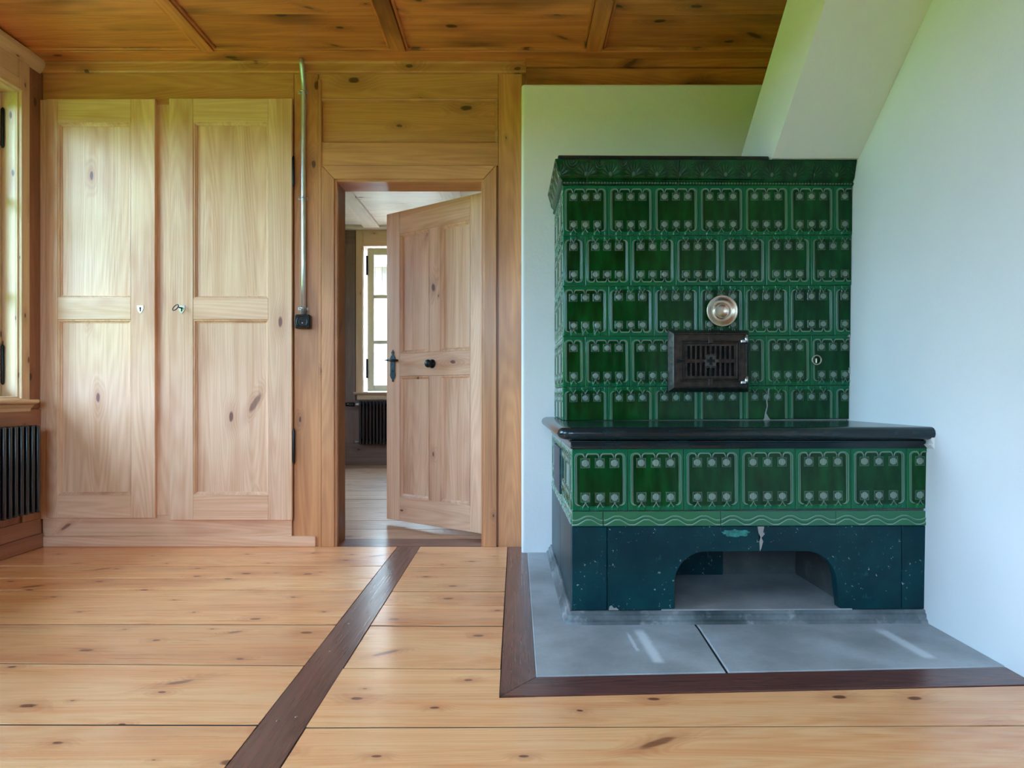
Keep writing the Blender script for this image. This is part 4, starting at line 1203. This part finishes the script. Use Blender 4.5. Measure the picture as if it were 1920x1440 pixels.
# swept mouldings round the front corner: bench top, plinth
def sweep(name, prof, mat, cornerx, cornery, yback, xright, cap_z=None, nfan=8, smooth=True):
    """prof: list of (outward offset, z); path: left side from the back, round the corner, to the right wall."""
    stations = [((cornerx, yback), (-1, 0))] + [((cornerx, cornery), (-math.cos(t), -math.sin(t))) for t in [i * PI / 2 / nfan for i in range(nfan + 1)]] + [((xright, cornery), (0, -1))]
    bm = bmesh.new()
    rows_ = []
    for (px, py), (nx, ny) in stations:
        rows_.append([bm.verts.new((px + nx * o, py + ny * o, z)) for o, z in prof])
    for A, B in zip(rows_, rows_[1:]):
        for i in range(len(prof) - 1):
            bm.faces.new((A[i], B[i], B[i + 1], A[i + 1]))
    if cap_z is not None:
        top = [r[-1] for r in rows_]
        bk = bm.verts.new((xright, yback, cap_z))
        bm.faces.new(top + [bk])
    bmesh.ops.remove_doubles(bm, verts=bm.verts[:], dist=1e-5)
    c = Vector(((cornerx + xright) / 2, (cornery + yback) / 2, prof[0][1]))
    bmesh.ops.translate(bm, vec=-c, verts=bm.verts)
    me = bm_mesh(bm, name)
    for p in me.polygons:
        p.use_smooth = smooth and len(p.vertices) <= 4
    return link(name, me, mat, ST, c)
sweep('bench_top', [(-0.02, 0.6115), (0.004, 0.6115), (0.004, 0.634), (0.010, 0.6345), (0.010, 0.640), (0.003, 0.6405), (0.003, 0.6435), (0.026, 0.6435), (0.040, 0.647), (0.049, 0.655), (0.052, 0.6655), (0.049, 0.676), (0.041, 0.684), (0.028, 0.688), (0.0, BENCH_Z)], 'benchtop', SXB, YBN, YBK, XR - 0.001, BENCH_Z)
pl = sweep('plinth', [(-0.03, 0.0455), (0.006, 0.0455), (0.009, 0.043), (0.009, 0.036), (0.016, 0.032), (0.018, 0.018), (0.026, 0.013), (0.028, 0.004), (-0.03, 0.004)], 'plinth', SXB, YBN, YBK, XR - 0.001, None, smooth=False)
# fragment of torn plaster under the bench lip at the wall
poly('broken_plaster', [(1.440, 0.665), (1.428, 0.655), (1.424, 0.643), (1.432, 0.63), (1.424, 0.625), (1.440, 0.607)], 'y', 2.385, 2.43, 'plaster', ST)

# dark iron plate on the side of the bench
box('side_plate', SXB - 0.008, SXB + 0.004, 2.90, 3.24, 0.385, 0.575, 'blue_iron', ST, 0.003)

# cornice with palmettes and beads
def cornice_profile(t):
    """t in mm up the profile (0..108) -> outward offset mm, z mm"""
    pts = [(0, 0, 0), (4, 3, 2), (12, 6, 9), (18, 3, 15), (24, 3, 20), (30, 10, 26), (36, 14, 32), (60, 22, 61), (84, 33, 92), (90, 36, 98), (94, 34, 101)]
    ts = [p[0] for p in pts]
    return np.interp(t, ts, [p[1] for p in pts]), np.interp(t, ts, [p[2] for p in pts])
def cornice_mesh(s0, s1, length_axis, left_mitre, res=1.7):
    us = np.arange(s0, s1 + 0.01, res); ts = np.linspace(0, 94, 62)
    U, T = np.meshgrid(us, ts)
    o, z = cornice_profile(T)
    h = np.zeros(U.shape)
    # beads
    bu = ((U + 6.4) % 12.8) - 6.4
    bead = np.clip(1 - (bu / 6.0) ** 2 - ((T - 10) / 6.5) ** 2, 0, None)
    h += 3.6 * np.sqrt(bead)
    # palmettes
    P = 100.0
    mu = ((U + P / 2) % P) - P / 2
    r = np.hypot(mu, T - 38); th = np.arctan2(mu, T - 36)
    env = np.exp(-((r - 26) / 16) ** 4) * (T > 36) * (T < 86)
    h += 1.7 * env * (0.5 + 0.5 * np.cos(th * 17)) * np.clip((T - 34) / 6, 0, 1)
    mu2 = (U % P) - P / 2
    r2 = np.hypot(mu2, (T - 84))
    h += 1.5 * np.exp(-(r2 / 30) ** 4) * (0.5 + 0.5 * np.cos(r2 * 0.75 + np.arctan2(mu2, T - 84) * 3)) * (T > 36) * (T < 87)
    core = np.clip(1 - (mu / 9) ** 2 - ((T - 44) / 9) ** 2, 0, None)
    h += 3.0 * np.sqrt(core)
    h *= np.where(T > 86, 0, 1)
    e = np.minimum(U - s0, s1 - U)
    h -= 1.5 * np.exp(-e / 1.0)
    o = o + h
    wear = np.clip(h / 3.5, 0, 1) ** 2 * 0.30
    return us, ts, U, T, o, z, wear
def cornice_piece(a, b, face):
    s0, s1 = a * 1000, b * 1000
    us, ts, U, T, o, z, wear = cornice_mesh(0, s1 - s0, None, False)
    nu, nv = len(us), len(ts)
    Z0 = 1.7055
    verts = []
    frac = (U - us[0]) / (us[-1] - us[0])
    for j in range(nv):
        for i in range(nu):
            oo = o[j, i] / 1000; zz = Z0 + z[j, i] / 1000
            if face == 'front':
                xa = a - (oo if a <= SXL + 1e-6 else 0)
                verts.append((xa + (b - xa) * frac[j, i], YU - oo, zz))
            else:
                yb_ = a - oo
                verts.append((SXL - oo, b + (yb_ - b) * frac[j, i], zz))
    faces = [(j * nu + i, j * nu + i + 1, (j + 1) * nu + i + 1, (j + 1) * nu + i) for j in range(nv - 1) for i in range(nu - 1)]
    base = len(verts)
    for i in range(nu):        # top lid back to the core
        vx = verts[(nv - 1) * nu + i]
        verts.append((vx[0], YU + 0.03, vx[2]) if face == 'front' else (SXL + 0.03, vx[1], vx[2]))
    for i in range(nu - 1):
        faces.append(((nv - 1) * nu + i, (nv - 1) * nu + i + 1, base + i + 1, base + i))
    c = Vector(verts[len(verts) // 2])
    me = bpy.data.meshes.new('cornice_tile')
    me.from_pydata([tuple(Vector(v) - c) for v in verts], [], faces)
    at = me.attributes.new('wear', 'FLOAT', 'POINT')
    at.data.foreach_set('value', np.concatenate([wear.ravel(), np.zeros(nu)]).astype(np.float32))
    at = me.attributes.new('field', 'FLOAT', 'POINT')
    at.data.foreach_set('value', np.ones(len(verts), dtype=np.float32))
    me.materials.append(M['glaze'])
    for p in me.polygons: p.use_smooth = True
    o_ = link('cornice_tile', me, None, ST, c)
    return o_
for a, b in ((SXL, 0.304), (0.3055, 0.70), (0.7015, 1.28), (1.2815, xr(1.75) - 0.001)):
    cornice_piece(a, b, 'front')
cornice_piece(YU, YBK, 'side')
# plain cover slab on top
poly('cover_slab', [(SXL - 0.022, YU - 0.024), (1.088, YU - 0.024), (1.088, YBK), (SXL - 0.022, YBK)], 'z', 1.8065, 1.826, 'benchtop', ST, bev=0.004)

# fire door: bevelled frame, grille, hinges, latch
FD = empty('fire_door', (0.82, YU, 0.94), None, None); adopt(FD, ST)
tag(FD, 'rusty cast iron fire door with slotted grille')
fx0, fx1, fz0, fz1, fy = 0.655, 1.004, 0.812, 1.078, YU - 0.004
frame_ring('door_frame', fx0, fx1, fz0, fz1, [(0.0, -0.004), (0.0, 0.004), (0.016, 0.030), (0.019, 0.031), (0.021, 0.027), (0.021, 0.012)], 'iron_edge', FD, at=fy)
box('slot_black', fx0 + 0.01, fx1 - 0.01, fy - 0.010, fy, fz0 + 0.01, fz1 - 0.01, 'black', FD)  # black sheet stands in for the darkness behind the grille slots
gx0, gx1, gz0, gz1 = 0.728, 0.938, 0.880, 1.009         # slotted field
yb0, yb1 = fy - 0.026, fy - 0.014
ix0, ix1, iz0, iz1 = fx0 + 0.021, fx1 - 0.021, fz0 + 0.021, fz1 - 0.021
B = [(ix0, gx0, yb0, yb1, iz0, iz1), (gx1, ix1, yb0, yb1, iz0, iz1), (gx0, gx1, yb0, yb1, iz0, gz0), (gx0, gx1, yb0, yb1, gz1, iz1)]
zm = (gz0 + gz1) / 2
B.append((gx0, gx1, yb0, yb1, zm - 0.0075, zm + 0.0075))
pitch = (gx1 - gx0) / 10
for i in range(11):
    xc = gx0 + pitch * i
    B.append((xc - 0.0045, xc + 0.0045, yb0, yb1, gz0, gz1))
B.append(((gx0 + gx1) / 2 - 0.024, (gx0 + gx1) / 2 + 0.024, yb0 - 0.0004, yb1, zm - 0.030, zm + 0.030))
boxes_mesh('grille', B, 'iron', FD)
for t, dz in ((0.0, 0),):
    cxg = (gx0 + gx1) / 2
    star = []
    for i in range(16):
        a = i * PI / 8
        rr_ = 0.034 if i % 2 == 0 else 0.024
        star.append((cxg + rr_ * math.cos(a), zm + rr_ * math.sin(a)))
    poly('rosette', star, 'y', yb0 - 0.005, yb0, 'iron_edge', FD, bev=0.001)
    w1, w2 = 0.006, 0.017
    poly('rosette_cross', [(cxg - w1, zm - w2), (cxg + w1, zm - w2), (cxg + w1, zm - w1), (cxg + w2, zm - w1), (cxg + w2, zm + w1), (cxg + w1, zm + w1), (cxg + w1, zm + w2), (cxg - w1, zm + w2), (cxg - w1, zm + w1), (cxg - w2, zm + w1), (cxg - w2, zm - w1), (cxg - w1, zm - w1)], 'y', yb0 - 0.0062, yb0 - 0.0045, 'black', FD)
for ins in (0.0,):
    frame_ring('grille_moulding', gx0 - 0.024, gx1 + 0.024, gz0 - 0.026, gz1 + 0.026, [(0.0, 0.0), (0.002, 0.003), (0.005, 0.003), (0.007, 0.0), (0.011, 0.0), (0.013, 0.003), (0.016, 0.003), (0.018, 0.0)], 'iron', FD, at=yb0)
for zc in (gz1 + 0.026, gz0 - 0.026):
    box('keystone', cxg - 0.010, cxg + 0.010, yb0 - 0.005, yb0, zc - 0.016, zc + 0.016, 'iron', FD, 0.002)
for zc in (1.032, 0.856):
    tube('hinge_pin', [(fx1 - 0.020, fy - 0.034, zc - 0.014), (fx1 - 0.020, fy - 0.034, zc + 0.022)], 0.008, 'steel', FD, 12)
    box('hinge_strap', fx1 - 0.044, fx1 - 0.014, fy - 0.040, fy - 0.026, zc - 0.011, zc + 0.003, 'steel', FD, 0.003)
tube('latch', [(ix0 + 0.010, yb0 - 0.004, zm), (ix0 + 0.045, yb0 - 0.006, zm)], [0.004, 0.003], 'black_iron', FD, 8)
# small pull ring fixed on a tile joint
pr = empty('pull_ring', (1.299, YU - 0.004, 0.95), None, None); adopt(pr, ST)
tube('ring', [(1.299 + 0.0195 * math.cos(t), YU - 0.010, 0.950 + 0.0195 * math.sin(t)) for t in [i * 2 * PI / 28 for i in range(28)]], 0.003, 'pale_brass', pr, 8, closed=True)
box('staple', 1.2945, 1.3025, YU - 0.012, YU + 0.004, 0.935, 0.958, 'pale_brass', pr, 0.003)

# brass disc hanging over the flue hole on a short chain
bd = empty('brass_flue_cover', (0.884, YU - 0.02, 1.16), 'round brass dish hanging above the iron fire door', 'flue cover')
lathe('dish', [(0.0, 0.006), (0.026, 0.006), (0.028, 0.010), (0.031, 0.010), (0.033, 0.004), (0.045, 0.003), (0.050, 0.009), (0.062, 0.016), (0.066, 0.017), (0.0675, 0.014), (0.060, 0.004), (0.045, -0.004), (0.0, -0.004)], 'brass', bd, (0.884, YU - 0.012, 1.160), 56, TOY)
for i in range(5):
    c_ = Vector((0.866, YU - 0.010, 1.222 + 0.0105 * i))
    tube('chain_link', [(c_.x + (0.0035 * math.cos(t) if i % 2 == 0 else 0), c_.y + (0.0035 * math.cos(t) if i % 2 else 0), c_.z + 0.0065 * math.sin(t)) for t in [j * 2 * PI / 12 for j in range(12)]], 0.0011, 'black_iron', bd, 6, closed=True)

# ---- slanting plastered flue from the stove top up to the ceiling
slope = 0.755
thk = 0.4625
def under(y): return 1.809 + slope * (2.96 - y)
zt_, zb2 = 2.541, 1.8095
pts = [(2.96 - (zb2 - 1.809) / slope, zb2), (2.96 - (zt_ - 1.809) / slope, zt_), (2.96 - (zt_ - thk - 1.809) / slope, zt_), (3.4995, under(3.4995) + thk), (3.4995, zb2)]
fl = poly('plastered_flue', pts, 'x', 1.094, 1.60, 'plaster', None)
for v in fl.data.vertices:
    if v.co.x > 0:
        v.co.x = xr(v.co.z + fl.location.z) - 0.0005 - fl.location.x
tag(fl, 'white plastered flue slanting from the stove top to the ceiling', 'flue')

# the old stove stands a little out of true
ST.rotation_euler = (0, 0, math.radians(0.8))
